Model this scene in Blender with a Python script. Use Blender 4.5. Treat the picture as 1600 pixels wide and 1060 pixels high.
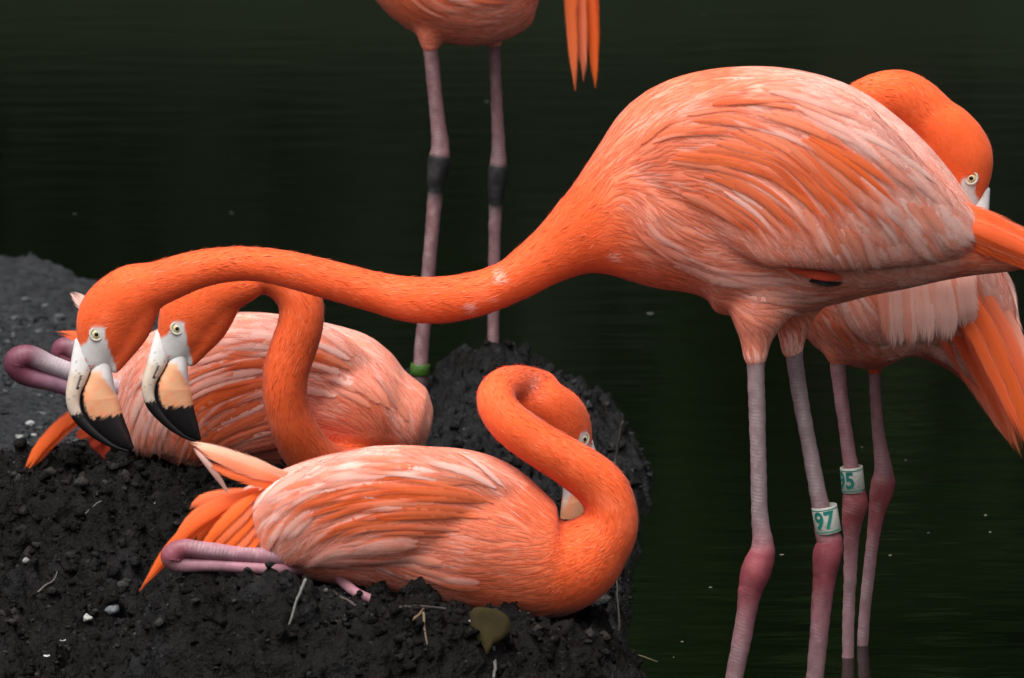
import bpy, bmesh, math, random
import numpy as np
from mathutils import Vector, Matrix
from mathutils.bvhtree import BVHTree

random.seed(7)
rng = np.random.default_rng(11)
R = math.radians
for o in list(bpy.data.objects):
    bpy.data.objects.remove(o)
scene = bpy.context.scene
C = scene.collection

# ------------------------------------------------------------------ camera
PITCH, HCAM, S = R(10.0), 1.83, 1.0e-4          # S: slope per photo pixel (1600 wide)
cp, sp = math.cos(PITCH), math.sin(PITCH)
cam_data = bpy.data.cameras.new('camera')
cam_data.sensor_width = 36.0
cam_data.lens = 36.0 / (1600 * S)
cam_data.clip_end = 500
cam_data.dof.use_dof = True
cam_data.dof.focus_distance = 8.0
cam_data.dof.aperture_fstop = 13.0
cam = bpy.data.objects.new('camera', cam_data)
C.objects.link(cam)
cam.location = (0, 0, HCAM)
cam.rotation_euler = (math.pi / 2 - PITCH, 0, 0)
scene.camera = cam

# ------------------------------------------------------------------ light
SUN_EL, SUN_AZ = R(66), R(-148)
world = bpy.data.worlds.new('World')
scene.world = world
world.use_nodes = True
wn = world.node_tree
bg = wn.nodes['Background']
sky = wn.nodes.new('ShaderNodeTexSky')
sky.sky_type = 'NISHITA'
sky.sun_disc = False
sky.sun_elevation = SUN_EL
sky.sun_rotation = SUN_AZ
sky.dust_density = 4.0
hs = wn.nodes.new('ShaderNodeHueSaturation')      # overcast: the blue is washed out
hs.inputs['Saturation'].default_value = 0.22
wn.links.new(sky.outputs[0], hs.inputs['Color'])
wn.links.new(hs.outputs[0], bg.inputs[0])
bg.inputs[1].default_value = 0.112
sd = bpy.data.lights.new('sun', 'SUN')
sd.energy = 2.6
sd.angle = R(52)
sd.color = (1.0, 0.97, 0.93)
sun = bpy.data.objects.new('sun', sd)
C.objects.link(sun)
sv = Vector((math.sin(SUN_AZ) * math.cos(SUN_EL), math.cos(SUN_AZ) * math.cos(SUN_EL), math.sin(SUN_EL)))
sun.rotation_euler = (-sv).to_track_quat('-Z', 'Y').to_euler()
scene.view_settings.view_transform = 'Standard'
scene.view_settings.look = 'None'
scene.view_settings.exposure = 0.70
scene.view_settings.gamma = 1.0
scene.render.engine = 'CYCLES'
scene.cycles.use_denoising = True
scene.cycles.transparent_max_bounces = 16
scene.cycles.max_bounces = 6

# ------------------------------------------------------------------ helpers
def W(px, py, Y):
    """photo pixel -> world point on the vertical plane at distance Y."""
    v = (530 - py) * S
    ry, rz = cp + v * sp, -sp + v * cp
    return Vector(((px - 800) * S * Y / ry, Y, HCAM + Y * rz / ry))

def PX(x, z, Y):
    """side-view design coordinates (pixel units) of a point, read on the bird's own mid plane Y."""
    x = np.asarray(x, float); z = np.asarray(z, float)
    q = (z - HCAM) / Y
    v = (q * cp + sp) / (cp - q * sp)
    ry = cp + v * sp
    return 800 + x * ry / (S * Y), 530 - v / S

def mpp(Y):
    return S * Y / cp

def catmull(P, n):
    P = np.asarray(P, float)
    Q = np.vstack([2 * P[0] - P[1], P, 2 * P[-1] - P[-2]])
    out = []
    for i in range(len(P) - 1):
        a, b, c, d = Q[i], Q[i + 1], Q[i + 2], Q[i + 3]
        for k in range(n):
            t = k / n
            out.append(.5 * (2 * b + (c - a) * t + (2 * a - 5 * b + 4 * c - d) * t * t + (3 * b - a - 3 * c + d) * t ** 3))
    out.append(P[-1])
    return np.array(out)

def loft(cen, hh, hw, nseg=24, sub=5, side=(0, 1, 0), power=1.0):
    """closed tube: cen (n,3), hh along the in-plane normal, hw along the side axis."""
    D = np.hstack([np.asarray(cen, float), np.asarray(hh, float)[:, None], np.asarray(hw, float)[:, None]])
    D = catmull(D, sub) if sub > 1 else D
    c, h, w = D[:, :3], np.maximum(D[:, 3], 1e-4), np.maximum(D[:, 4], 1e-4)
    T = np.gradient(c, axis=0)
    T /= np.linalg.norm(T, axis=1)[:, None] + 1e-12
    s = np.asarray(side, float)
    N = s[None] - T * (T @ s)[:, None]
    N /= np.linalg.norm(N, axis=1)[:, None]
    U = np.cross(N, T)
    th = np.linspace(0, 2 * math.pi, nseg, endpoint=False)
    ct = np.sign(np.cos(th)) * np.abs(np.cos(th)) ** power
    st = np.sign(np.sin(th)) * np.abs(np.sin(th)) ** power
    rings = []
    caps = [(.35, -.94), (.75, -.66)]
    def ring(i, k, off):
        r = min(h[i], w[i])
        return c[i] + T[i] * off * r * .8 + (h[i] * k) * ct[:, None] * U[i] + (w[i] * k) * st[:, None] * N[i]
    for k, off in caps: rings.append(ring(0, k, off))
    for i in range(len(c)): rings.append(ring(i, 1, 0))
    for k, off in reversed(caps): rings.append(ring(len(c) - 1, k, -off))
    V = np.concatenate(rings)
    nr = len(rings)
    F = []
    for i in range(nr - 1):
        for j in range(nseg):
            a, b = i * nseg + j, i * nseg + (j + 1) % nseg
            F.append((a, b, b + nseg, a + nseg))
    p0 = len(V)
    V = np.vstack([V, c[0] - T[0] * min(h[0], w[0]) * .8, c[-1] + T[-1] * min(h[-1], w[-1]) * .8])
    for j in range(nseg):
        F.append((p0, (j + 1) % nseg, j))
        b = (nr - 1) * nseg
        F.append((p0 + 1, b + j, b + (j + 1) % nseg))
    return V, F

def pix_loft(rows, Y, **kw):
    """rows: (px, py, dy, half height px, half width px)"""
    cen = [W(r[0], r[1], Y + r[2]) for r in rows]
    m = mpp(Y)
    return loft([tuple(c) for c in cen], [r[3] * m for r in rows], [r[4] * m for r in rows], **kw)

def join(parts):
    V, F, o = [], [], 0
    for v, f in parts:
        V.append(np.asarray(v, float)); F += [tuple(i + o for i in q) for q in f]; o += len(v)
    return np.vstack(V), F

def mesh_of(V, F, name='mesh', smooth=True):
    me = bpy.data.meshes.new(name)
    me.from_pydata(np.asarray(V, float).tolist(), [], F)
    me.update()
    if smooth:
        me.polygons.foreach_set('use_smooth', np.ones(len(me.polygons), bool))
    return me

def fast_mesh(V, Q, name='mesh', smooth=True):
    """V (n,3), Q (m,k) index array with constant k"""
    me = bpy.data.meshes.new(name)
    m, k = Q.shape
    me.vertices.add(len(V)); me.vertices.foreach_set('co', np.ascontiguousarray(V, np.float32).ravel())
    me.loops.add(m * k); me.loops.foreach_set('vertex_index', np.ascontiguousarray(Q, np.int32).ravel())
    me.polygons.add(m); me.polygons.foreach_set('loop_start', np.arange(0, m * k, k, dtype=np.int32))
    me.update(calc_edges=True)
    me.validate()
    if smooth:
        me.polygons.foreach_set('use_smooth', np.ones(len(me.polygons), bool))
    return me

def set_attr(me, name, arr):
    arr = np.asarray(arr, np.float32)
    if name == 'fcol':
        a = me.attributes.new(name, 'FLOAT_COLOR', 'POINT')
        if arr.shape[1] == 3:
            arr = np.hstack([arr, np.ones((len(arr), 1), np.float32)])
        a.data.foreach_set('color', np.ascontiguousarray(arr, np.float32).ravel())
    else:
        a = me.attributes.new(name, 'FLOAT_VECTOR', 'POINT')
        a.data.foreach_set('vector', np.ascontiguousarray(arr, np.float32).ravel())

def add(name, me, mat, parent=None, kind=None):
    o = bpy.data.objects.new(name, me)
    C.objects.link(o)
    for m in (mat if isinstance(mat, (list, tuple)) else [mat]):
        me.materials.append(m)
    if parent is not None:
        o.parent = parent
    if kind: o['kind'] = kind
    return o

def tag(o, label, cat, group=None):
    o['label'] = label; o['category'] = cat
    if group: o['group'] = group
    return o

def empty(name, loc):
    o = bpy.data.objects.new(name, None)
    C.objects.link(o); o.location = loc; o.empty_display_size = .05
    return o

# value noise, vectorised
def _hash(i, j, k, seed):
    n = (i * 374761393 + j * 668265263 + k * 2147483647 + seed * 1274126177) & 0xffffffff
    n = ((n ^ (n >> 13)) * 1274126177) & 0xffffffff
    return ((n ^ (n >> 16)) & 0xffffff) / float(0xffffff)

def vnoise(x, y, z=None, seed=0):
    x = np.asarray(x, float); y = np.asarray(y, float)
    z = np.zeros_like(x) if z is None else np.asarray(z, float)
    xi, yi, zi = np.floor(x).astype(np.int64), np.floor(y).astype(np.int64), np.floor(z).astype(np.int64)
    f = lambda t: t * t * t * (t * (t * 6 - 15) + 10)
    u, v, w = f(x - xi), f(y - yi), f(z - zi)
    r = 0
    for a in (0, 1):
        for b in (0, 1):
            for c in (0, 1):
                r = r + _hash(xi + a, yi + b, zi + c, seed) * (u if a else 1 - u) * (v if b else 1 - v) * (w if c else 1 - w)
    return r * 2 - 1

def fbm(x, y, z=None, oct=4, seed=0, gain=.5):
    s, a = 0, 1.0
    for k in range(oct):
        f = 2.03 ** k
        s = s + a * vnoise(x * f, y * f, None if z is None else z * f, seed + k * 17)
        a *= gain
    return s

def sstep(a, b, x):
    t = np.clip((np.asarray(x, float) - a) / (b - a), 0, 1)
    return t * t * (3 - 2 * t)

def shared(name):
    return bpy.data.objects.new(name, None)

# ------------------------------------------------------------------ materials
def new_mat(name):
    m = bpy.data.materials.new(name); m.use_nodes = True
    return m, m.node_tree.nodes, m.node_tree.links, m.node_tree.nodes['Principled BSDF']

def nd(ns, t, **kw):
    n = ns.new(t)
    for k, v in kw.items():
        setattr(n, k, v)
    return n

def math_n(ns, ls, op, a, b=None, clamp=False):
    n = ns.new('ShaderNodeMath'); n.operation = op; n.use_clamp = clamp
    for i, q in enumerate((a, b)):
        if q is None: continue
        if isinstance(q, (int, float)): n.inputs[i].default_value = q
        else: ls.new(q, n.inputs[i])
    return n.outputs[0]

def feather_material(name, alpha=True, soft=.3):
    m, ns, ls, p = new_mat(name)
    col = nd(ns, 'ShaderNodeAttribute', attribute_name='fcol')
    uv = nd(ns, 'ShaderNodeAttribute', attribute_name='fuv')
    sx = ns.new('ShaderNodeSeparateXYZ'); ls.new(uv.outputs['Vector'], sx.inputs[0])
    u, v, rnd = sx.outputs
    au = math_n(ns, ls, 'ABSOLUTE', u)
    # barbs run outward and toward the tip: streaks along (v - .35*|u|)
    b = math_n(ns, ls, 'SUBTRACT', v, math_n(ns, ls, 'MULTIPLY', au, .30))
    cb = ns.new('ShaderNodeCombineXYZ')
    ls.new(math_n(ns, ls, 'MULTIPLY', b, 46.0), cb.inputs[0])
    ls.new(math_n(ns, ls, 'MULTIPLY', u, 1.2), cb.inputs[1])
    ls.new(math_n(ns, ls, 'MULTIPLY', rnd, 91.0), cb.inputs[2])
    nz = nd(ns, 'ShaderNodeTexNoise'); nz.inputs['Scale'].default_value = 1.0
    nz.inputs['Detail'].default_value = 2.0
    ls.new(cb.outputs[0], nz.inputs['Vector'])
    # long streaks parallel to the shaft
    cb2 = ns.new('ShaderNodeCombineXYZ')
    ls.new(math_n(ns, ls, 'MULTIPLY', u, 3.2), cb2.inputs[0])
    ls.new(math_n(ns, ls, 'MULTIPLY', v, 1.1), cb2.inputs[1])
    ls.new(math_n(ns, ls, 'MULTIPLY', rnd, 57.0), cb2.inputs[2])
    nz2 = nd(ns, 'ShaderNodeTexNoise'); nz2.inputs['Scale'].default_value = 1.0
    nz2.inputs['Detail'].default_value = 3.0
    ls.new(cb2.outputs[0], nz2.inputs['Vector'])
    val = math_n(ns, ls, 'ADD', math_n(ns, ls, 'MULTIPLY', nz.outputs[0], .16), math_n(ns, ls, 'MULTIPLY', nz2.outputs[0], .30))
    val = math_n(ns, ls, 'ADD', val, .77)
    hsv = ns.new('ShaderNodeHueSaturation')
    ls.new(col.outputs['Color'], hsv.inputs['Color']); ls.new(val, hsv.inputs['Value'])
    ls.new(hsv.outputs[0], p.inputs['Base Color'])
    p.inputs['Roughness'].default_value = .62
    p.inputs['Specular IOR Level'].default_value = .22
    p.inputs['Sheen Weight'].default_value = .12
    p.inputs['Sheen Roughness'].default_value = .5
    bp = ns.new('ShaderNodeBump'); bp.inputs['Strength'].default_value = .04; bp.inputs['Distance'].default_value = .001
    ls.new(nz.outputs[0], bp.inputs['Height']); ls.new(bp.outputs[0], p.inputs['Normal'])
    if alpha:
        e1 = math_n(ns, ls, 'ADD', au, math_n(ns, ls, 'MULTIPLY', math_n(ns, ls, 'SUBTRACT', nz.outputs[0], .5), .95))
        a1 = nd(ns, 'ShaderNodeMapRange'); a1.interpolation_type = 'SMOOTHSTEP'
        a1.inputs[1].default_value = .95; a1.inputs[2].default_value = .95 - soft - .2
        ls.new(e1, a1.inputs[0])
        e2 = math_n(ns, ls, 'ADD', v, math_n(ns, ls, 'MULTIPLY', math_n(ns, ls, 'SUBTRACT', nz2.outputs[0], .5), .5))
        a2 = nd(ns, 'ShaderNodeMapRange'); a2.interpolation_type = 'SMOOTHSTEP'
        a2.inputs[1].default_value = 1.02; a2.inputs[2].default_value = 1.02 - soft
        ls.new(e2, a2.inputs[0])
        al = math_n(ns, ls, 'MULTIPLY', a1.outputs[0], a2.outputs[0])
        tl = ns.new('ShaderNodeBsdfTranslucent'); ls.new(hsv.outputs[0], tl.inputs[0])
        mx = ns.new('ShaderNodeMixShader'); mx.inputs[0].default_value = .20
        ls.new(p.outputs[0], mx.inputs[1]); ls.new(tl.outputs[0], mx.inputs[2])
        tr = ns.new('ShaderNodeBsdfTransparent')
        ma = ns.new('ShaderNodeMixShader'); ls.new(al, ma.inputs[0]); ls.new(tr.outputs[0], ma.inputs[1]); ls.new(mx.outputs[0], ma.inputs[2])
        ls.new(ma.outputs[0], ns['Material Output'].inputs[0])
    return m

def skin_material(name, rough=.55, bump=.15, scale=900.0, sheen=.0, var=.25, spec=.3):
    m, ns, ls, p = new_mat(name)
    col = nd(ns, 'ShaderNodeAttribute', attribute_name='fcol')
    tc = ns.new('ShaderNodeTexCoord')
    nz = ns.new('ShaderNodeTexNoise'); nz.inputs['Scale'].default_value = scale; nz.inputs['Detail'].default_value = 4
    ls.new(tc.outputs['Object'], nz.inputs['Vector'])
    nz2 = ns.new('ShaderNodeTexNoise'); nz2.inputs['Scale'].default_value = scale / 9; nz2.inputs['Detail'].default_value = 3
    ls.new(tc.outputs['Object'], nz2.inputs['Vector'])
    s = math_n(ns, ls, 'ADD', nz.outputs[0], nz2.outputs[0])
    val = math_n(ns, ls, 'ADD', math_n(ns, ls, 'MULTIPLY', s, var), 1 - var)
    hsv = ns.new('ShaderNodeHueSaturation')
    ls.new(col.outputs['Color'], hsv.inputs['Color']); ls.new(val, hsv.inputs['Value'])
    ls.new(hsv.outputs[0], p.inputs['Base Color'])
    p.inputs['Roughness'].default_value = rough
    p.inputs['Specular IOR Level'].default_value = spec
    p.inputs['Sheen Weight'].default_value = sheen
    bp = ns.new('ShaderNodeBump'); bp.inputs['Strength'].default_value = bump; bp.inputs['Distance'].default_value = .002
    ls.new(s, bp.inputs['Height']); ls.new(bp.outputs[0], p.inputs['Normal'])
    return m

def leg_material():
    m, ns, ls, p = new_mat('scaled leg skin')
    col = nd(ns, 'ShaderNodeAttribute', attribute_name='fcol')
    uv = nd(ns, 'ShaderNodeAttribute', attribute_name='fuv')
    sx = ns.new('ShaderNodeSeparateXYZ'); ls.new(uv.outputs['Vector'], sx.inputs[0])
    ang, lng, sc = sx.outputs                       # angle 0..1, metres, scute strength
    tc = ns.new('ShaderNodeTexCoord')
    nz = ns.new('ShaderNodeTexNoise'); nz.inputs['Scale'].default_value = 160; nz.inputs['Detail'].default_value = 3
    ls.new(tc.outputs['Object'], nz.inputs['Vector'])
    w = math_n(ns, ls, 'ADD', math_n(ns, ls, 'MULTIPLY', lng, 1350.0), math_n(ns, ls, 'MULTIPLY', nz.outputs[0], 8.0))
    w = math_n(ns, ls, 'ADD', w, math_n(ns, ls, 'MULTIPLY', ang, 6.0))
    sn = math_n(ns, ls, 'SINE', w)
    band = math_n(ns, ls, 'POWER', math_n(ns, ls, 'ADD', math_n(ns, ls, 'MULTIPLY', sn, .5), .5), .5)
    strip = nd(ns, 'ShaderNodeMapRange'); strip.interpolation_type = 'SMOOTHSTEP'; strip.inputs[1].default_value = .30; strip.inputs[2].default_value = .55; strip.inputs[3].default_value = .12
    ls.new(ang, strip.inputs[0])
    band = math_n(ns, ls, 'MULTIPLY', math_n(ns, ls, 'MULTIPLY', band, strip.outputs[0]), sc)
    n5 = ns.new('ShaderNodeTexNoise'); n5.inputs['Scale'].default_value = 55; n5.inputs['Detail'].default_value = 4
    ls.new(tc.outputs['Object'], n5.inputs['Vector'])
    msk = nd(ns, 'ShaderNodeMapRange'); msk.inputs[1].default_value = .40; msk.inputs[2].default_value = .62
    ls.new(n5.outputs[0], msk.inputs[0])
    band = math_n(ns, ls, 'MULTIPLY', band, msk.outputs[0])
    mix = nd(ns, 'ShaderNodeMix', data_type='RGBA')
    ls.new(math_n(ns, ls, 'MULTIPLY', band, .34), mix.inputs[0])
    ls.new(col.outputs['Color'], mix.inputs[6]); mix.inputs[7].default_value = (.55, .46, .46, 1)
    hsv = ns.new('ShaderNodeHueSaturation')
    ls.new(mix.outputs[2], hsv.inputs['Color'])
    ls.new(math_n(ns, ls, 'ADD', math_n(ns, ls, 'MULTIPLY', nz.outputs[0], .6), .7), hsv.inputs['Value'])
    ls.new(hsv.outputs[0], p.inputs['Base Color'])
    p.inputs['Roughness'].default_value = .5
    p.inputs['Specular IOR Level'].default_value = .35
    bp = ns.new('ShaderNodeBump'); bp.inputs['Strength'].default_value = .2; bp.inputs['Distance'].default_value = .0008
    ls.new(math_n(ns, ls, 'ADD', band, nz.outputs[0]), bp.inputs['Height']); ls.new(bp.outputs[0], p.inputs['Normal'])
    return m

def plain(name, colr, rough=.5, spec=.5, noise=0, scale=60):
    m, ns, ls, p = new_mat(name)
    p.inputs['Base Color'].default_value = (*colr, 1)
    p.inputs['Roughness'].default_value = rough
    p.inputs['Specular IOR Level'].default_value = spec
    if noise:
        tc = ns.new('ShaderNodeTexCoord')
        nz = ns.new('ShaderNodeTexNoise'); nz.inputs['Scale'].default_value = scale; nz.inputs['Detail'].default_value = 5
        ls.new(tc.outputs['Object'], nz.inputs['Vector'])
        hsv = ns.new('ShaderNodeHueSaturation'); hsv.inputs['Color'].default_value = (*colr, 1)
        ls.new(math_n(ns, ls, 'ADD', math_n(ns, ls, 'MULTIPLY', nz.outputs[0], 2 * noise), 1 - noise), hsv.inputs['Value'])
        ls.new(hsv.outputs[0], p.inputs['Base Color'])
        bp = ns.new('ShaderNodeBump'); bp.inputs['Strength'].default_value = .4; bp.inputs['Distance'].default_value = .003
        ls.new(nz.outputs[0], bp.inputs['Height']); ls.new(bp.outputs[0], p.inputs['Normal'])
    return m

M_FEATHER = feather_material('feather vane', soft=.5)
M_LONG = feather_material('long feather vane', soft=.42)
M_QUILL = feather_material('quill vane', soft=.16)
M_DOWN = feather_material('neck down', alpha=False)
M_BODY = skin_material('plumage base', rough=.8, bump=.10, scale=420, sheen=.1, var=.22, spec=.1)
M_BILL = skin_material('bill horn', rough=.38, bump=.06, scale=700, var=.12, spec=.45)
M_LEG = leg_material()
M_EYE = plain('eye iris', (.62, .55, .30), .12, .6)
M_PUPIL = plain('eye pupil', (.006, .005, .004), .05, .7)
M_LID = plain('eyelid skin', (.55, .50, .42), .55, .3, .15, 900)
M_BAND = plain('band plastic', (.46, .46, .40), .35, .5, .08, 300)
M_TEAL = plain('band ink', (.012, .17, .13), .5, .4)
M_GREEN = plain('green band plastic', (.04, .10, .012), .4, .5, .08, 200)

def mud_material():
    m, ns, ls, p = new_mat('wet dark mud')
    tc = ns.new('ShaderNodeTexCoord')
    geo = ns.new('ShaderNodeNewGeometry')
    col = nd(ns, 'ShaderNodeAttribute', attribute_name='fcol')
    n1 = ns.new('ShaderNodeTexNoise'); n1.inputs['Scale'].default_value = 55; n1.inputs['Detail'].default_value = 8; n1.inputs['Roughness'].default_value = .65
    n2 = ns.new('ShaderNodeTexNoise'); n2.inputs['Scale'].default_value = 320; n2.inputs['Detail'].default_value = 4
    n3 = ns.new('ShaderNodeTexVoronoi'); n3.inputs['Scale'].default_value = 170
    for n in (n1, n2, n3): ls.new(tc.outputs['Object'], n.inputs['Vector'])
    v = math_n(ns, ls, 'MULTIPLY', n1.outputs[0], math_n(ns, ls, 'ADD', n2.outputs[0], .5))
    v = math_n(ns, ls, 'ADD', math_n(ns, ls, 'MULTIPLY', v, 3.4), -.55, clamp=False)
    v = math_n(ns, ls, 'MAXIMUM', v, .25)
    hsv = ns.new('ShaderNodeHueSaturation')
    ls.new(col.outputs['Color'], hsv.inputs['Color']); ls.new(v, hsv.inputs['Value'])
    n4 = ns.new('ShaderNodeTexNoise'); n4.inputs['Scale'].default_value = 140; n4.inputs['Detail'].default_value = 5
    ls.new(tc.outputs['Object'], n4.inputs['Vector'])
    gr = nd(ns, 'ShaderNodeMapRange'); gr.inputs[1].default_value = .64; gr.inputs[2].default_value = .76; gr.inputs[4].default_value = .75
    ls.new(n4.outputs[0], gr.inputs[0])
    mg = nd(ns, 'ShaderNodeMix', data_type='RGBA'); mg.inputs[7].default_value = (.040, .039, .040, 1)
    ls.new(gr.outputs[0], mg.inputs[0]); ls.new(hsv.outputs[0], mg.inputs[6])
    ls.new(mg.outputs[2], p.inputs['Base Color'])
    rr = nd(ns, 'ShaderNodeMapRange'); rr.inputs[1].default_value = .3; rr.inputs[2].default_value = .7
    rr.inputs[3].default_value = .45; rr.inputs[4].default_value = .9
    ls.new(n1.outputs[0], rr.inputs[0]); ls.new(rr.outputs[0], p.inputs['Roughness'])
    p.inputs['Specular IOR Level'].default_value = .07
    h = math_n(ns, ls, 'ADD', math_n(ns, ls, 'MULTIPLY', n1.outputs[0], 1.6), math_n(ns, ls, 'MULTIPLY', n2.outputs[0], .6))
    h = math_n(ns, ls, 'ADD', h, math_n(ns, ls, 'MULTIPLY', n3.outputs['Distance'], .5))
    bp = ns.new('ShaderNodeBump'); bp.inputs['Strength'].default_value = .9; bp.inputs['Distance'].default_value = .005
    ls.new(h, bp.inputs['Height']); ls.new(bp.outputs[0], p.inputs['Normal'])
    return m
M_MUD = mud_material()

def water_material():
    m, ns, ls, p = new_mat('dark pond water')
    p.inputs['Base Color'].default_value = (.0022, .0033, .0016, 1)
    p.inputs['Roughness'].default_value = .09
    p.inputs['IOR'].default_value = 1.33
    tc = ns.new('ShaderNodeTexCoord')
    mp = ns.new('ShaderNodeMapping'); mp.inputs['Scale'].default_value = (1.0, 3.2, 1)
    ls.new(tc.outputs['Object'], mp.inputs[0])
    n1 = ns.new('ShaderNodeTexNoise'); n1.inputs['Scale'].default_value = 3.2; n1.inputs['Detail'].default_value = 3
    n2 = ns.new('ShaderNodeTexNoise'); n2.inputs['Scale'].default_value = 17; n2.inputs['Detail'].default_value = 2
    for n in (n1, n2): ls.new(mp.outputs[0], n.inputs['Vector'])
    h = math_n(ns, ls, 'ADD', n1.outputs[0], math_n(ns, ls, 'MULTIPLY', n2.outputs[0], .07))
    bp = ns.new('ShaderNodeBump'); bp.inputs['Strength'].default_value = .07; bp.inputs['Distance'].default_value = .035
    ls.new(h, bp.inputs['Height']); ls.new(bp.outputs[0], p.inputs['Normal'])
    return m
M_WATER = water_material()

# ------------------------------------------------------------------ setting
# water: one sheet over the pond
me = fast_mesh(np.array([(-40, -3, 0), (40, -3, 0), (40, 21, 0), (-40, 21, 0)], float), np.array([[0, 1, 2, 3]]), 'water', False)
add('water', me, M_WATER, kind='structure')

def ground_sheet():
    n = 150
    g = np.linspace(-1, 1, n)
    g = np.sign(g) * np.abs(g) ** 1.6
    X, Yg = np.meshgrid(g * 110, g * 110 + 10)
    d = np.sqrt((X / 17.0) ** 2 + ((Yg - 8.5) / 9.6) ** 2)         # pond outline
    z = -1.0 + 1.75 * sstep(.93, 1.10, d + .04 * vnoise(X * .4, Yg * .4)) + .25 * vnoise(X * .2, Yg * .2, seed=3) * sstep(1, 1.3, d)
    far = np.maximum(0, Yg - 24)
    z = z + 13.0 * sstep(0, 26, far) + .12 * np.maximum(0, np.hypot(X, Yg) - 45)  # unseen hill added behind the trees, keeps bright sky out of the water
    V = np.stack([X, Yg, z], -1).reshape(-1, 3)
    i = np.arange(n * n).reshape(n, n)
    Q = np.stack([i[:-1, :-1], i[:-1, 1:], i[1:, 1:], i[1:, :-1]], -1).reshape(-1, 4)
    return fast_mesh(V, Q, 'ground')
add('ground', ground_sheet(), plain('bank soil and grass', (.006, .010, .004), .9, .1, .5, 3), kind='structure')

# --- mud bank -----------------------------------------------------
SHORE = np.array([(-2.6, 5.6), (-.6, 6.6), (.10, 6.85), (.185, 7.15), (.170, 7.5), (.135, 8.0), (.15, 8.5), (.185, 8.95), (.20, 9.25),
                  (.16, 9.52), (.06, 9.66), (-.08, 9.72), (-.22, 9.78), (-.40, 10.15), (-.60, 10.55), (-.80, 10.95), (-1.1, 11.25), (-2.6, 11.6)])

def shore_dist(x, y):
    P = SHORE; n = len(P)
    best = np.full(x.shape, 1e9); inside = np.zeros(x.shape, bool)
    for i in range(n):
        a, b = P[i], P[(i + 1) % n]
        ab = b - a
        t = np.clip(((x - a[0]) * ab[0] + (y - a[1]) * ab[1]) / (ab @ ab), 0, 1)
        best = np.minimum(best, np.hypot(x - a[0] - t * ab[0], y - a[1] - t * ab[1]))
        cr = ((a[1] > y) != (b[1] > y)) & (x < (b[0] - a[0]) * (y - a[1]) / (b[1] - a[1] + 1e-12) + a[0])
        inside ^= cr
    return np.where(inside, best, -best)

def bump(x, y, cx, cy, rx, ry, h, flat=.35, rot=0.0):
    c, s = math.cos(rot), math.sin(rot)
    u, v = (x - cx) * c + (y - cy) * s, -(x - cx) * s + (y - cy) * c
    d = np.sqrt((u / rx) ** 2 + (v / ry) ** 2)
    return h * (1 - sstep(flat, 1.0, d))

def mud_base(x, y):
    d = shore_dist(x, y) + .012 * fbm(x * 9, y * 9, oct=3, seed=5)
    z = -.16 + .20 * sstep(-.10, .035, d) + .02 * sstep(.0, .3, d)
    m1 = bump(x, y, -.16, 7.50, .39, .37, .143, .55)
    m2 = bump(x, y, -.45, 8.36, .42, .36, .125, .45)
    m3 = bump(x, y, .01, 9.36, .22, .34, .055, .30)
    m4 = bump(x, y, -.05, 9.50, .13, .15, .038, .25) - bump(x, y, -.15, 9.28, .085, .22, .04, .3)
    m1 = m1 + bump(x, y, -.335, 7.385, .17, .13, .036, .3)
    m1 = m1 * (1 - .16 * sstep(-.22, .06, x))
    return z + np.maximum(m1, m2) + m3 + m4

def mud_height(x, y):
    z = mud_base(x, y)
    wet = sstep(-.06, .04, z)
    far = 1 - .70 * sstep(8.6, 9.2, y) * sstep(-.25, -.40, x)
    a = fbm(x * 10, y * 10, oct=2, seed=21)
    b = np.abs(fbm(x * 19, y * 19, oct=3, seed=33)) + .35
    c = np.abs(fbm(x * 55, y * 55, oct=2, seed=44)) + .35
    e = fbm(x * 160, y * 160, oct=2, seed=51)
    return z + wet * far * (.012 * a + .025 * (b - .6) + .015 * (c - .6) + .0040 * e)

def mud_colour(x, y, z):
    flat = sstep(8.38, 8.75, y + .5 * (x + .6) + .1 * fbm(x * 6, y * 6, oct=2, seed=71)) * (1 - .75 * sstep(-.45, -.15, x))                  # drier grey flats behind the nests
    dark = np.array([.0052, .0046, .0043]); grey = np.array([.024, .025, .027])
    t = np.clip(flat * .9 + .18 * fbm(x * 14, y * 14, oct=3, seed=77), 0, 1)[..., None]
    return dark * (1 - t) + grey * t

def mud_mesh():
    xs = np.unique(np.concatenate([np.linspace(-2.4, -.85, 150), np.linspace(-.85, .26, 370)]))
    ys = np.unique(np.concatenate([np.linspace(5.7, 7.05, 90), np.linspace(7.05, 8.5, 400), np.linspace(8.5, 9.9, 230), np.linspace(9.9, 11.7, 120)]))
    X, Yg = np.meshgrid(xs, ys)
    jx = .0011 * vnoise(X * 300, Yg * 300, seed=8); X = X + jx
    Z = mud_height(X, Yg)
    # overhanging crumbs: push sideways with the relief
    X2 = X + .007 * vnoise(X * 45, Yg * 45, Z * 60, seed=91) * sstep(0, .05, Z)
    Y2 = Yg + .007 * vnoise(X * 45, Yg * 45, Z * 60, seed=92) * sstep(0, .05, Z)
    V = np.stack([X2, Y2, Z], -1).reshape(-1, 3)
    n, k = X.shape
    i = np.arange(n * k).reshape(n, k)
    Q = np.stack([i[:-1, :-1], i[:-1, 1:], i[1:, 1:], i[1:, :-1]], -1).reshape(-1, 4)
    zq = Z.ravel()[Q].max(1)
    Q = Q[zq > -.1]
    me = fast_mesh(V, Q, 'mud_bank')
    set_attr(me, 'fcol', mud_colour(X, Yg, Z).reshape(-1, 3))
    return me
add('mud_bank', mud_mesh(), M_MUD, kind='structure')

def ico(sub):
    bm = bmesh.new(); bmesh.ops.create_icosphere(bm, subdivisions=sub, radius=1)
    V = np.array([v.co[:] for v in bm.verts]); F = np.array([[v.index for v in f.verts] for f in bm.faces]); bm.free()
    return V, F

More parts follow.
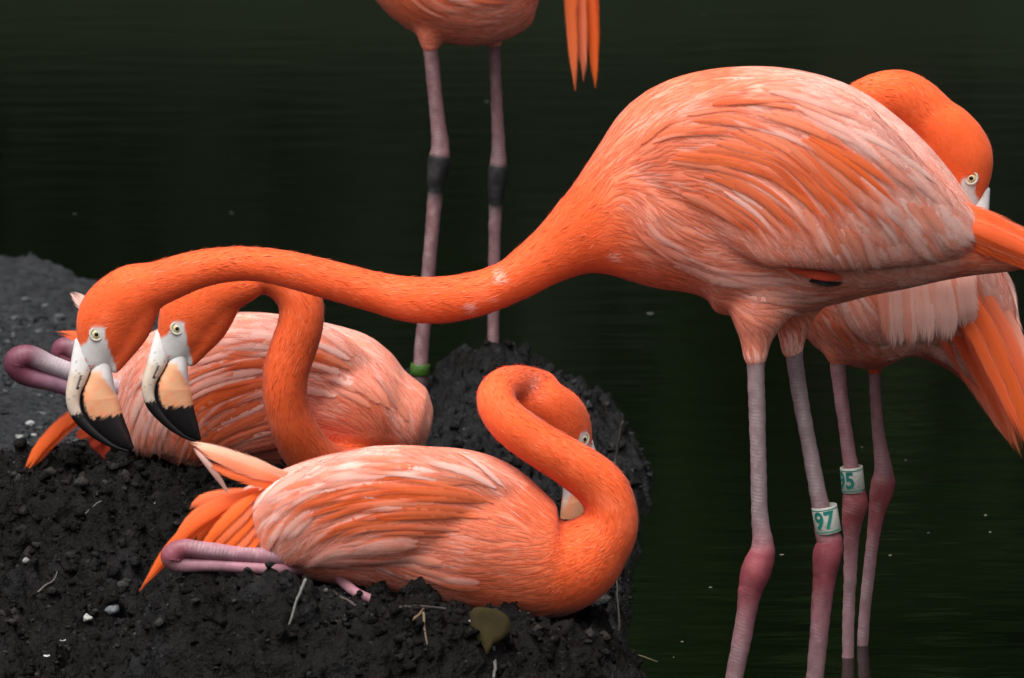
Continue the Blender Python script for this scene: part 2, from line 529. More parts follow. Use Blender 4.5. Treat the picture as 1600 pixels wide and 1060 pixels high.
def clods():
    V0, F0 = ico(1)
    shapes = []
    for s in range(16):
        d = 1 + .75 * vnoise(V0[:, 0] * 2.3 + s * 9, V0[:, 1] * 2.3, V0[:, 2] * 2.3, seed=s)
        shapes.append(V0 * d[:, None] * np.array([1, rng.uniform(.6, 1), rng.uniform(.45, .8)]))
    n = 20000
    x = rng.uniform(-.95, .2, n * 3); y = rng.uniform(7.0, 10.2, n * 3) ** 1.0
    z = mud_height(x, y)
    dens = (.35 + .65 * (y < 8.8)) * (.3 + .7 * (vnoise(x * 18, y * 18, seed=4) > -.2))
    ok = (z > .012) & (rng.random(n * 3) < dens)
    x, y, z = x[ok][:n], y[ok][:n], z[ok][:n]
    size = .0018 + .0085 * rng.random(len(x)) ** 4.0
    AV, AF, AC = [], [], []
    o = 0
    for i in range(len(x)):
        a = rng.uniform(0, 6.28); c, s = math.cos(a), math.sin(a)
        v = shapes[i % 16] * size[i]
        v = np.stack([v[:, 0] * c - v[:, 1] * s + x[i], v[:, 0] * s + v[:, 1] * c + y[i], v[:, 2] + z[i] + size[i] * .1], -1)
        AV.append(v); AF.append(F0 + o); o += len(v)
    V = np.vstack(AV); me = fast_mesh(V, np.vstack(AF), 'clods', False)
    col = mud_colour(V[:, 0], V[:, 1], V[:, 2]) * np.repeat(np.where(rng.random(len(x)) < .25, rng.uniform(2.0, 4.5, len(x)), rng.uniform(.5, 1.4, len(x))), len(V0))[:, None]
    set_attr(me, 'fcol', col)
    return me
tag(add('mud_crumbs', clods(), M_MUD, kind='stuff'), 'loose dark crumbs of mud strewn over the nest mounds', 'mud')

# --- pebbles, droppings, twigs, a leaf -----------------------------
def ground_at(px, py):
    """first point of the mud along a pixel's line of sight"""
    Ys = np.arange(6.8, 11.2, .004)
    v = (530 - py) * S
    ry, rz = cp + v * sp, -sp + v * cp
    xs, zs = (px - 800) * S * Ys / ry, HCAM + Ys * rz / ry
    hit = np.nonzero(zs <= mud_height(xs, Ys))[0]
    return W(px, py, Ys[hit[0]]) if len(hit) else W(px, py, 8)

def stone(name, px, py, rpx, col, label, cat='stone', flat=.6, seed=0, rough=.6, group=None):
    p = ground_at(px, py)
    V, F = ico(3)
    r = rpx * mpp(p.y)
    d = 1 + .30 * vnoise(V[:, 0] * 1.3 + seed * 5, V[:, 1] * 1.3, V[:, 2] * 1.3, seed=seed) + .10 * vnoise(V[:, 0] * 4, V[:, 1] * 4 + seed, V[:, 2] * 4, seed=seed + 3)
    V = V * d[:, None] * r * np.array([1, .8, flat])
    o = add(name, fast_mesh(V, F, name), plain(label[:30], col, rough, .4, .3, 120))
    o.location = p + Vector((0, .4 * r, r * flat * .25)); o.rotation_euler = (0, 0, seed * 1.3)
    return tag(o, label, cat, group)

stone('pebble', 175, 957, 15, (.09, .10, .11), 'smooth blue grey pebble in the hollow below the nest mound', flat=.65, seed=1)
stone('bird_dropping', 134, 968, 10, (.34, .34, .32), 'chalky white dropping clump beside the blue grey pebble', 'dropping', .6, 2)
stone('bird_dropping', 101, 1002, 8, (.30, .30, .28), 'flat white dropping smear downhill of the dropping clump', 'dropping', .3, 3)
stone('bird_dropping', 74, 1026, 8, (.42, .42, .40), 'thin white dropping streak lowest in the hollow', 'dropping', .3, 4)
stone('pebble', 47, 664, 8, (.24, .24, .23), 'whitish pebble on the grey mud flat below the hanging tail', flat=.6, seed=5)
stone('pebble', 30, 684, 9, (.18, .18, .17), 'pale flat stone chip on the grey mud by the hanging tail', flat=.35, seed=6)
stone('pebble', 52, 682, 7, (.26, .26, .25), 'small pale grey stone chip touching the flat stone chip', flat=.4, seed=7)
stone('pebble', 40, 878, 6, (.20, .20, .19), 'tiny round grey pebble on the dark mud slope', flat=.8, seed=8)
stone('pebble', 735, 976, 8, (.15, .16, .17), 'small wet grey pebble beside the brown dead leaf', flat=.7, seed=9)
stone('pebble', 545, 962, 6, (.18, .18, .18), 'small round pebble below the sitting bird with curled neck', flat=.7, seed=10)
for i, (px, py, r_) in enumerate([(22, 500, 9), (60, 520, 8), (92, 498, 10), (14, 560, 9), (70, 480, 7), (120, 690, 7), (20, 725, 6), (85, 732, 7), (40, 470, 8), (105, 770, 7), (8, 615, 8), (60, 620, 6)]):
    stone('mud_lump', px, py, r_, (.05, .052, .055), 'dull grey lump of dried mud on the flats behind the nests', 'mud lump', .5, 20 + i, .8, 'dried lumps on the grey mud flats')

def stick(name, pts, rpx, col, label, cat='twig', Y=None, ground=True):
    P = []
    for q in pts:
        P.append(tuple(ground_at(q[0], q[1]) + Vector((0, 0, .003)) if len(q) == 2 else W(q[0], q[1], q[2])))
    base = Vector(P[0])
    P = [tuple(Vector(p) - base) for p in P]
    r = rpx * mpp(base.y)
    n = len(P)
    V, F = loft(P, [r * (1 - .5 * i / (n - 1)) for i in range(n)], [r * (1 - .5 * i / (n - 1)) for i in range(n)], nseg=7, sub=4, side=(.3, .9, .2))
    V = V + .5 * r * np.stack([vnoise(V[:, 0] * 90, V[:, 2] * 90, V[:, 1] * 90, seed=k) for k in (1, 2, 3)], -1)
    o = add(name, mesh_of(V, F, name), plain(label[:30], col, .7, .3, .3, 200))
    o.location = base
    return tag(o, label, cat)

stick('twig', [(478, 905, 7.30), (466, 935, 7.29), (452, 975, 7.28)], 3.2, (.12, .12, .11), 'pale dry stalk leaning on the nest under the sitting bird')
stick('twig', [(662, 960), (663, 985), (668, 1012)], 2.6, (.11, .08, .05), 'short brown twig standing in the nest mud')
stick('twig', [(510, 925), (535, 938), (560, 952)], 4.5, (.06, .05, .045), 'stubby dark root end poking from the nest rim')
stick('twig', [(640, 975), (655, 965), (662, 955)], 3.0, (.12, .07, .035), 'reddish brown bark scrap on the nest rim')
stick('twig', [(625, 952), (690, 955), (725, 962)], 3.5, (.045, .042, .04), 'long dark twig lying along the nest rim')
stick('reed', [(958, 770, 8.9), (962, 720, 8.9), (967, 690, 8.88), (973, 660, 8.86)], 3.0, (.10, .085, .07), 'upright dry reed stem against the back mound', 'reed')
stick('reed', [(968, 985, 7.75), (965, 930, 7.76), (963, 880, 7.78)], 2.0, (.07, .06, .05), 'thin dry reed stem at the water edge by the nest', 'reed')
stick('twig', [(985, 1020, 7.62), (1005, 1027, 7.6), (1027, 1034, 7.6)], 2.0, (.12, .10, .06), 'thin forked twig floating off the nest edge')
stick('twig', [(130, 810), (150, 792), (160, 786)], 1.8, (.13, .12, .11), 'thin straw on the slope below the rear nest')
stick('twig', [(242, 790), (255, 780), (262, 776)], 1.8, (.13, .12, .11), 'bent straw on the mud between the two sitting birds')
stick('twig', [(58, 930), (72, 918), (84, 910), (90, 895)], 2.0, (.085, .075, .065), 'crooked grey twig in the dark hollow')
stick('twig', [(770, 1010), (774, 1035), (772, 1062)], 4.0, (.08, .085, .085), 'pale split quill stuck in mud under the brown leaf', 'quill')

def dead_leaf():
    p = ground_at(770, 985); m = mpp(p.y)
    V, F = [], []
    n = 14
    out = [(-38, 12), (-30, 22), (-12, 25), (8, 24), (24, 14), (27, -4), (18, -22), (4, -34), (-2, -52), (-10, -40), (-24, -26), (-34, -8)]
    o2 = catmull(np.array(out + out[:1], float), 4)[:-1]
    k = len(o2)
    for t in (.3, .65, 1.0):
        for q in o2:
            x, y = q * t
            V.append((x * m, -.25 * y * m + 2.5 * m * math.sin(x * .06 + y * .03), y * m * .95))
    V = np.array(V)
    V = np.vstack([V, V[:k].mean(0)])
    F += [(3 * k, (j + 1) % k, j) for j in range(k)]
    for a in range(2):
        for j in range(k):
            F.append((a * k + j, a * k + (j + 1) % k, (a + 1) * k + (j + 1) % k, (a + 1) * k + j))
    me = mesh_of(V, F, 'leaf')
    o = add('dead_leaf', me, plain('dead leaf', (.024, .018, .006), .85, .1, .5, 60))
    md = o.modifiers.new('thickness', 'SOLIDIFY'); md.thickness = .0008
    o.location = p + Vector((0, -.020, .012)); o.rotation_euler = (R(-38), R(8), 0)
    tag(o, 'olive brown dead leaf stuck to the nest front', 'leaf')
dead_leaf()

# --- far bank trees, seen only as the dark reflection on the pond -----
M_LEAF = plain('tree leaves', (.012, .034, .004), .6, .2, .75, .5)
M_BARK = plain('tree bark', (.06, .048, .036), .9, .2, .4, 12)
def tree_meshes(seed):
    r_ = np.random.default_rng(seed)
    parts = []
    h = 11.0
    parts.append(loft([(0, 0, -.3), (.1, .05, 2.5), (-.1, .1, 5.5), (.1, 0, 9.0)], [.30, .24, .17, .06], [.30, .24, .17, .06], nseg=10, sub=4))
    cl = []
    for i in range(34):
        z = r_.uniform(1.6, 10.4); rad = 2.9 * math.sin(math.pi * min(1, (z + 1.8) / 13)) * r_.uniform(.35, 1.0)
        a = r_.uniform(0, 6.28)
        c = np.array([rad * math.cos(a), rad * math.sin(a), z]); cl.append(c)
        if i % 3 == 0:
            b = np.array([0, 0, max(1.2, z - 1.5)])
            parts.append(loft([b, (b + c) / 2 + [0, 0, .2], c], [.07, .05, .02], [.07, .05, .02], nseg=6, sub=3))
    n = 5200
    cc = np.array(cl)[r_.integers(0, len(cl), n)]
    g = r_.normal(size=(n, 3)); g /= np.linalg.norm(g, axis=1)[:, None]
    P = cc + g * (r_.random(n)[:, None] ** .4) * np.array([1.15, 1.15, .85])
    a = r_.normal(size=(n, 3)); a /= np.linalg.norm(a, axis=1)[:, None]
    b = np.cross(a, r_.normal(size=(n, 3))); b /= np.linalg.norm(b, axis=1)[:, None]
    s = r_.uniform(.12, .24, n)[:, None]
    V = np.stack([P - a * s, P + b * s * .45, P + a * s, P - b * s * .45], 1).reshape(-1, 3)
    crown = fast_mesh(V, np.arange(4 * n).reshape(n, 4), 'crown', False); crown.materials.append(M_LEAF)
    tv, tf = join(parts); trunk = mesh_of(tv, tf, 'trunk'); trunk.materials.append(M_BARK)
    return trunk, crown
TREES = [tree_meshes(s) for s in (1, 2, 3)]
TREES[1][1].materials[0] = plain('bright tree leaves', (.024, .070, .005), .6, .2, .7, .5)
TREES[2][1].materials[0] = plain('dark tree leaves', (.009, .017, .005), .6, .2, .7, .5)
spots = []
for i in range(16): spots.append((-24 + 3.15 * i + random.uniform(-.7, .7), 21.5 + random.uniform(-.8, 1.0)))
for i in range(12): spots.append((-25 + 4.4 * i + random.uniform(-.8, .8), 26.5 + random.uniform(-1, 1.5)))
for s_ in (-1, 1):
    for i in range(4): spots.append((s_ * (20 + random.uniform(-.6, 2)), 16.5 - 4.4 * i + random.uniform(-.8, .8)))
for i, (x, y) in enumerate(spots):
    t = empty('broadleaf_tree', (x, y, .45 + (13.0 * float(sstep(0, 26, y - 24)) if y > 24 else 0)))
    t.rotation_euler = (0, 0, random.uniform(0, 6.28)); s_ = random.uniform(.85, 1.15); t.scale = (s_, s_, s_ * random.uniform(.95, 1.15))
    tr, cr = TREES[(i * 7 + i // 3) % 3]
    for nm, mesh in (('trunk', tr), ('crown', cr)):
        o = bpy.data.objects.new(nm, mesh); C.objects.link(o); o.parent = t
    tag(t, 'dense broadleaf tree on the bank, mirrored dark green in the pond', 'tree', 'trees around the pond')

# --- flecks floating on the pond
def flecks():
    V, Q = [], []
    n = 34
    x = rng.uniform(.2, .95, n); y = 7.3 + rng.random(n) ** 1.5 * 5
    x2 = rng.uniform(-.9, .9, 12); y2 = rng.uniform(10.5, 15, 12)
    x = np.concatenate([x, x2]); y = np.concatenate([y, y2])
    for i in range(len(x)):
        r = rng.uniform(.0006, .0020) * (1.5 if y[i] > 10 else 1); el = rng.uniform(1, 2.6)
        a0 = rng.uniform(0, 6.28); k = len(V)
        for j in range(6):
            a = a0 + j * 1.047; rr = r * rng.uniform(.6, 1.1)
            V.append((x[i] + rr * el * math.cos(a), y[i] + rr * math.sin(a) * 1.5, .0012 + rng.uniform(0, .0008)))
        Q.append(list(range(k, k + 6)))
    return fast_mesh(np.array(V), np.array(Q), 'flecks', False)
tag(add('floating_specks', flecks(), plain('pollen fleck', (.20, .20, .16), .7, .3), kind='stuff'), 'tiny pale specks floating on the dark water', 'specks')

# ================================================================== flamingos
NECK = np.array([.80, .112, .026]); DEEP = np.array([.80, .125, .016]); ORANGE = np.array([.82, .165, .055])
PEACH = np.array([.87, .270, .150]); PINK = np.array([.90, .375, .280]); PALE = np.array([.95, .575, .490]); RED = np.array([.52, .055, .022])
CORAL = np.array([.80, .195, .095])
PAL = {   # probability, root colour, tip colour
    'breast': [(.45, ORANGE, ORANGE), (.30, ORANGE, PEACH), (.25, NECK, ORANGE)],
    'mantle': [(.40, ORANGE, CORAL), (.25, PEACH, ORANGE), (.20, NECK, ORANGE), (.15, PALE, PEACH)],
    'scap': [(.40, ORANGE, DEEP), (.24, DEEP, DEEP), (.22, PEACH, ORANGE), (.14, PINK, PINK)],
    'covert': [(.36, PINK, PALE), (.26, PEACH, PINK), (.20, PALE, PALE), (.18, ORANGE, PEACH)],
    'pale': [(.45, PALE, PALE), (.30, PINK, PALE), (.25, PEACH, PINK)],
    'flank': [(.32, CORAL, PEACH), (.26, PEACH, PINK), (.22, PINK, PALE), (.20, ORANGE, CORAL)],
    'belly': [(.40, CORAL, PINK), (.40, CORAL, CORAL), (.20, RED, CORAL)],
    'tail': [(.6, DEEP, NECK), (.4, NECK, CORAL)],
    'red': [(.7, RED, RED * 1.2), (.3, RED, NECK)],
    'neck': [(1, NECK, NECK)],
    'scapbase': [(.45, PEACH, PINK), (.30, ORANGE, PEACH), (.25, PINK, PALE)],
    'sweep': [(.36, ORANGE, DEEP), (.26, DEEP, DEEP), (.20, PEACH, ORANGE), (.18, PALE, PINK)],
    'plume': [(.45, PINK, PALE), (.30, PEACH, PALE), (.25, CORAL, PINK)],
    'back': [(.35, PALE, PALE), (.35, PEACH, PINK), (.30, ORANGE, PEACH)],
}
MEAN = {k: sum(p * (a + b) / 2 for p, a, b in v) for k, v in PAL.items()}

# head template, in the pixel units of the big standing bird's head: (x, lateral, y)
T_EYE = (151, 522)
SKULL = [(262, 0, 441, 29, 28), (230, 0, 451, 39, 33), (203, 0, 464, 47, 36), (174, 0, 494, 52, 35), (160, 0, 528, 46, 29), (150, 0, 556, 33, 21), (146, 0, 572, 26, 17)]
THROAT = [(218, 0, 474, 34, 28), (203, 0, 520, 30, 22), (187, 0, 560, 17, 14), (177, 0, 586, 7, 7)]
BL = [(115, 540), (106, 590), (101, 630), (110, 660), (138, 687), (170, 706), (194, 714)]
BG = [(151, 540), (138, 588), (124, 622), (130, 652), (153, 680), (177, 701), (198, 711)]
BR = [(166, 540), (173, 598), (180, 632), (188, 656), (196, 676), (203, 693), (205, 704)]

class Head:
    def __init__(self, eye_px, Y, k=1.0, rot=0.0, mirror=False, yaw=0.0, lat0=25, drop=0.0):
        self.drop = drop
        m = mpp(Y) * k
        self.m = m
        sx = -1 if mirror else 1
        c, s = math.cos(rot), math.sin(rot)
        fx = Vector((sx * c, 0, -s)); dn = Vector((-sx * s, 0, -c)); ln = Vector((0, 1, 0))
        Rz = Matrix.Rotation(yaw, 3, 'Z')
        self.fx, self.dn, self.ln = Rz @ fx, Rz @ dn, Rz @ ln
        self.o = W(eye_px[0], eye_px[1], Y) + self.ln * lat0 * m - self.fx * T_EYE[0] * m - self.dn * T_EYE[1] * m
        self.B = np.array([self.fx, self.ln, self.dn]) * m       # rows: x, lat, y
        self.inv = np.linalg.inv(self.B)
    def pt(self, P):
        P = np.asarray(P, float)
        return P @ self.B + np.array(self.o)
    def back(self, P):
        return (np.asarray(P, float) - np.array(self.o)) @ self.inv
    def loft(self, rows, **kw):
        cen = self.pt([r[:3] for r in rows])
        return loft(cen, [r[3] * self.m for r in rows], [r[4] * self.m for r in rows], side=tuple(self.ln), **kw)

def face_white(t):
    """bare whitish skin between eye and bill (template coordinates)"""
    x, y = t[:, 0], t[:, 2]
    n = 1.6 * vnoise(x * .12, y * .12, seed=3)
    line = np.interp(x, [100, 118, 134, 139, 141, 163, 166, 170, 180, 188], [552, 546, 537, 528, 511, 511, 530, 548, 580, 640])
    return sstep(-4, 4, y - line + n) * (x < 184)

def remesh(V, F, voxel, smooth=16):
    me = mesh_of(V, F, 'tmp')
    o = bpy.data.objects.new('tmp', me); C.objects.link(o)
    r = o.modifiers.new('r', 'REMESH'); r.mode = 'VOXEL'; r.voxel_size = voxel
    s = o.modifiers.new('s', 'SMOOTH'); s.factor = .5; s.iterations = smooth
    dg = bpy.context.evaluated_depsgraph_get(); dg.update()
    out = bpy.data.meshes.new_from_object(o.evaluated_get(dg))
    bpy.data.objects.remove(o); bpy.data.meshes.remove(me)
    out.polygons.foreach_set('use_smooth', np.ones(len(out.polygons), bool))
    return out

class Bird:
    def __init__(self, Y, label, base_px, lofts, neck, head, guides, voxel=.0036, group=None, base_pt=None):
        self.Y, self.head = Y, head
        self.root = empty('flamingo', base_pt if base_pt is not None else W(base_px[0], base_px[1], Y))
        tag(self.root, label, 'flamingo', group)
        self.b = np.array(self.root.location)
        parts = [pix_loft(r, Y) for r in lofts]
        parts.append(pix_loft(neck, Y, sub=6))
        parts += [head.loft(SKULL), head.loft(THROAT)]
        V, F = join(parts)
        me = remesh(V - self.b, F, voxel)
        n = len(me.vertices)
        co = np.empty(n * 3, np.float32); me.vertices.foreach_get('co', co); co = co.reshape(-1, 3).astype(float) + self.b
        self.co = co
        # neck centre line
        cen = np.array([tuple(W(r[0], r[1], Y + r[2])) for r in neck]); rad = np.array([max(r[3], r[4]) * mpp(Y) for r in neck])
        sk = head.pt([r[:3] for r in SKULL[1:5]])[::-1]; sr = np.array([r[3] * head.m * 1.12 for r in SKULL[1:5]])[::-1]
        cen = np.vstack([sk, cen]); rad = np.concatenate([sr, rad])
        D = catmull(np.hstack([cen, rad[:, None]]), 6)
        self.nc, self.nr = D[:, :3], D[:, 3]
        self.nt = np.gradient(self.nc, axis=0); self.nt /= np.linalg.norm(self.nt, axis=1)[:, None]
        self.neck_flip = 1
        # guides: x, y, dx, dy, L px, W px, palette
        self.g = np.array([g[:6] for g in guides], float); self.gp = ['scapbase' if g[6] == 'scap' else g[6] for g in guides]
        self.build_surface(me)
        set_attr(me, 'fcol', self.colour(co))
        self.body = add('body', me, M_BODY, self.root)
        self.make_head()

    def build_surface(self, me):
        me.calc_loop_triangles()
        nt = len(me.loop_triangles)
        t = np.empty(nt * 3, np.int32); me.loop_triangles.foreach_get('vertices', t); t = t.reshape(-1, 3)
        vn = np.empty(len(me.vertices) * 3, np.float32); me.vertices.foreach_get('normal', vn); vn = vn.reshape(-1, 3)
        self.tri, self.vn = t, vn
        self.fn = vn[t].mean(1).astype(float); self.fn /= np.linalg.norm(self.fn, axis=1)[:, None] + 1e-9
        a, b, c = self.co[t[:, 0]], self.co[t[:, 1]], self.co[t[:, 2]]
        self.area = .5 * np.linalg.norm(np.cross(b - a, c - a), axis=1)
        self.bvh = BVHTree.FromPolygons([tuple(v) for v in self.co], [tuple(int(i) for i in q) for q in t])

    def side(self, P):
        x, y = PX(P[:, 0], P[:, 2], self.Y)
        return np.stack([x, y], -1)

    def weights(self, P, power=3.0):
        q = self.side(P)
        d2 = ((q[:, None, :] - self.g[None, :, :2]) ** 2).sum(-1) + 60
        w = d2 ** (-power / 2)
        return w / w.sum(1)[:, None]

    def neckness(self, P):
        out = np.zeros(len(P)); tan = np.zeros((len(P), 3))
        for s in range(0, len(P), 20000):
            p = P[s:s + 20000]
            d = np.linalg.norm(p[:, None] - self.nc[None], axis=2) / self.nr[None]
            i = d.argmin(1)
            out[s:s + 20000] = 1 - sstep(1.08, 1.75, d[np.arange(len(p)), i])
            tan[s:s + 20000] = self.nt[i]
        t = self.head.back(P)
        hd = (np.hypot((t[:, 0] - 175) / 75, (t[:, 2] - 505) / 85) < 1) & (np.abs(t[:, 1]) < 60)
        return np.maximum(out, hd), tan, hd, t

    def colour(self, P):
        w = self.weights(P)
        pc = np.array([MEAN[k] for k in self.gp])
        c = w @ pc
        nk, tan, hd, t = self.neckness(P)
        n1 = fbm(P[:, 0] * 28, P[:, 1] * 28, P[:, 2] * 28, oct=3, seed=9)[:, None]
        nc = NECK * (1 + .10 * n1) + np.clip(n1 - .35, 0, 1) * .25 * (PEACH - NECK)
        c = c * (1 - nk[:, None]) + nc * nk[:, None]
        q = self.side(P)
        for (sx_, sy_, sr_) in getattr(self, 'worn', ()):
            k = (sstep(1.0, .2, np.hypot(q[:, 0] - sx_, q[:, 1] - sy_) / sr_ + .5 * n1[:, 0]) * .55)[:, None]
            c = c * (1 - k) + PALE * k
        f = (face_white(t - np.array([0, 0, self.head.drop])) * hd)[:, None]
        wc = np.array([.68, .66, .64]) * (1 + .08 * n1)
        return np.clip(c * (1 - f) + wc * f, 0.002, 1)

    def direction(self, P):
        w = self.weights(P)
        d2 = w @ self.g[:, 2:4]
        d = np.stack([d2[:, 0], np.zeros(len(P)), -d2[:, 1]], -1)
        d /= np.linalg.norm(d, axis=1)[:, None] + 1e-9
        nk, tan, hd, t = self.neckness(P)
        tan = np.where(hd[:, None], np.array(self.head.fx) * .8 - np.array(self.head.dn) * .6, tan)
        d = d * (1 - nk[:, None]) + tan * nk[:, None]
        return d

    def project(self, P, N):
        Q = P.copy(); M = N.copy()
        for i in range(len(P)):
            h = self.bvh.find_nearest(P[i])
            if h[0] is not None:
                Q[i] = h[0]; M[i] = self.fn[h[2]]
        return Q, M

    def sample(self, n, mask):
        p = self.area * mask; p = p / p.sum()
        f = rng.choice(len(p), n, p=p)
        a, b = rng.random((2, n)); s = a + b > 1; a[s] = 1 - a[s]; b[s] = 1 - b[s]
        t = self.tri[f]
        P = self.co[t[:, 0]] * (1 - a - b)[:, None] + self.co[t[:, 1]] * a[:, None] + self.co[t[:, 2]] * b[:, None]
        return P, self.fn[f]

    def march(self, P, N, L, steps, jit=.12, free=.0, bend=None):
        n = len(P)
        PP, NN, TT = [P], [N], []
        j = rng.normal(0, jit, n) if bend is None else bend
        for k in range(steps):
            d = self.direction(P)
            t = d - N * (d * N).sum(1)[:, None]
            t /= np.linalg.norm(t, axis=1)[:, None] + 1e-9
            t = t + np.cross(N, t) * j[:, None]
            t /= np.linalg.norm(t, axis=1)[:, None] + 1e-9
            if k > 0: t = .55 * t + .45 * TT[-1]; t /= np.linalg.norm(t, axis=1)[:, None] + 1e-9
            TT.append(t)
            P2 = P + t * (L / steps)[:, None]
            if (k + 1) / steps <= 1 - free:
                P2, N = self.project(P2, N)
            P = P2
            PP.append(P); NN.append(N)
        TT.append(TT[-1])
        return np.stack(PP, 1), np.stack(NN, 1), np.stack(TT, 1)

    def strips(self, PP, NN, TT, Wd, c0, c1, lift0, lift1, tip=5.0, across=3, camber=.22, rnd=None, edge=None):
        """(n,k,3) paths -> feather blades"""
        n, k, _ = PP.shape
        v = np.linspace(0, 1, k)
        prof = np.minimum(1, (v + .03) * 4.5) ** .6 * np.maximum(0, 1 - v ** tip) ** .62
        prof = np.maximum(prof, .04)
        u = np.linspace(-1, 1, across)
        Bn = np.cross(NN, TT); Bn /= np.linalg.norm(Bn, axis=2)[..., None] + 1e-9
        w = Wd[:, None] * prof[None]                                             # half width
        lift = lift0[:, None] + (lift1 - lift0)[:, None] * v[None] ** 1.2
        V = PP[:, :, None] + NN[:, :, None] * (lift[:, :, None, None] + camber * w[:, :, None, None] * (1 - u ** 2)[None, None, :, None]) \
            + Bn[:, :, None] * (w[:, :, None] * u[None, None])[..., None]
        col = c0[:, None, None] * (1 - v[None, :, None, None] ** 1.3) + c1[:, None, None] * v[None, :, None, None] ** 1.3
        col = np.broadcast_to(col, V.shape).copy()
        if edge is not None:
            e = (np.abs(u) ** 1.5)[None, None, :, None] * edge[:, None, None, None]
            col = col * (1 - e) + np.minimum(1, PALE * 1.0) * e
        rnd = rng.random(n) if rnd is None else rnd
        uv = np.stack(np.broadcast_arrays(u[None, None, :], v[None, :, None], rnd[:, None, None]), -1)
        i = np.arange(n * k * across).reshape(n, k, across)
        Q = np.stack([i[:, :-1, :-1], i[:, 1:, :-1], i[:, 1:, 1:], i[:, :-1, 1:]], -1)
        self.last_n = np.broadcast_to(NN[:, :, None] * 1.0, V.shape) + Bn[:, :, None] * (.25 * u)[None, None, :, None]
        return V, Q, col, uv

    def emit(self, name, data, mat, kind='stuff'):
        V, Q, col, uv = data
        me = fast_mesh(V.reshape(-1, 3) - self.b, Q.reshape(-1, 4), name)
        set_attr(me, 'fcol', col.reshape(-1, 3)); set_attr(me, 'fuv', uv.reshape(-1, 3))
        nn = self.last_n.reshape(-1, 3); nn = nn / np.linalg.norm(nn, axis=1)[:, None]
        me.normals_split_custom_set_from_vertices(nn.tolist())
        return add(name, me, mat, self.root, kind)

    def pick(self, P, keys=None):
        """stochastic palette choice"""
        n = len(P)
        w = self.weights(P, 4.0)
        cum = w.cumsum(1); r = rng.random(n)
        gi = (cum < r[:, None]).sum(1).clip(0, len(self.gp) - 1)
        c0 = np.zeros((n, 3)); c1 = np.zeros((n, 3))
        q = .62 * vnoise(P[:, 0] * 34, P[:, 1] * 34, P[:, 2] * 34, seed=61) + .5 * rng.random(n)
        q = q.argsort().argsort() / n
        if keys is not None: q = rng.random(n)
        for i in range(n):
            pal = PAL[keys[i] if keys is not None else self.gp[gi[i]]]
            a = 0
            for p, x, y in pal:
                a += p
                if q[i] <= a + 1e-6: c0[i], c1[i] = x, y; break
        f = rng.uniform(.88, 1.10, (n, 1))
        return c0 * f, c1 * f

    def soil(self, P, c):
        if getattr(self, 'dirt', None) is None: return c
        k = sstep(self.dirt + .035, self.dirt - .01, P[:, 2] + .016 * fbm(P[:, 0] * 40, P[:, 1] * 40, P[:, 2] * 40, oct=2, seed=81))[:, None] * .75
        return c * (1 - k) + np.array([.05, .03, .024]) * k

    def coverts(self, n, avoid_ground=None, scale=1.0):
        nk, _, hd, _ = self.neckness(self.co[self.tri].mean(1))
        P, N = self.sample(n, (nk < .55) & ~hd)
        w = self.weights(P)
        m = mpp(self.Y)
        L = (w @ self.g[:, 4]) * m * rng.uniform(.95, 1.65, n) * scale; gw = w @ self.g[:, 5]; Wd = gw * np.interp(gw, [9, 11, 14, 18], [.30, .38, .75, 1.1]) * m * rng.uniform(.75, 1.25, n) * scale
        PP, NN, TT = self.march(P, N, L, 5)
        c0, c1 = self.pick(P)
        mean = w @ np.array([MEAN[k] for k in self.gp])
        c0 = .62 * mean + .38 * c0; c1 = .55 * mean + .45 * c1
        nk = self.neckness(P)[0][:, None]
        nkc = NECK * rng.uniform(.85, 1.2, (n, 1))
        c0 = c0 * (1 - nk) + nkc * nk; c1 = c1 * (1 - nk) + nkc * nk
        c0, c1 = self.soil(P, c0), self.soil(P, c1)
        lift1 = .0003 + .0006 * rng.random(n)
        self.emit('covert_feathers', self.strips(PP, NN, TT, Wd, c0, c1, np.full(n, .0001), lift1, tip=3.2, camber=.05, edge=rng.uniform(0, .14, n)), M_FEATHER)

    def down(self, n, L=.013, Wd=.0007):
        nk, _, hd, t = self.neckness(self.co[self.tri].mean(1))
        f = face_white(t - np.array([0, 0, self.head.drop])) * hd
        P, N = self.sample(n, (nk > .3) & (f < .4))
        hd = self.neckness(P)[2]
        Ls = L * rng.uniform(.6, 1.3, n) * np.where(hd, .55, 1); Ws = Wd * rng.uniform(.7, 1.3, n) * np.where(hd, .7, 1)
        PP, NN, TT = self.march(P, N, Ls, 2, jit=.25)
        c = self.colour(P) * rng.uniform(.93, 1.08, (n, 1))
        c = self.soil(P, c)
        pale = rng.random(n) < .05
        c[pale] = c[pale] * .6 + PEACH * .4
        self.emit('neck_down', self.strips(PP, NN, TT, Ws, c, c * 1.04, np.full(n, .0000), .0002 + .0005 * rng.random(n) + .0022 * (rng.random(n) < .07), tip=2.2, across=2, camber=0), M_DOWN)

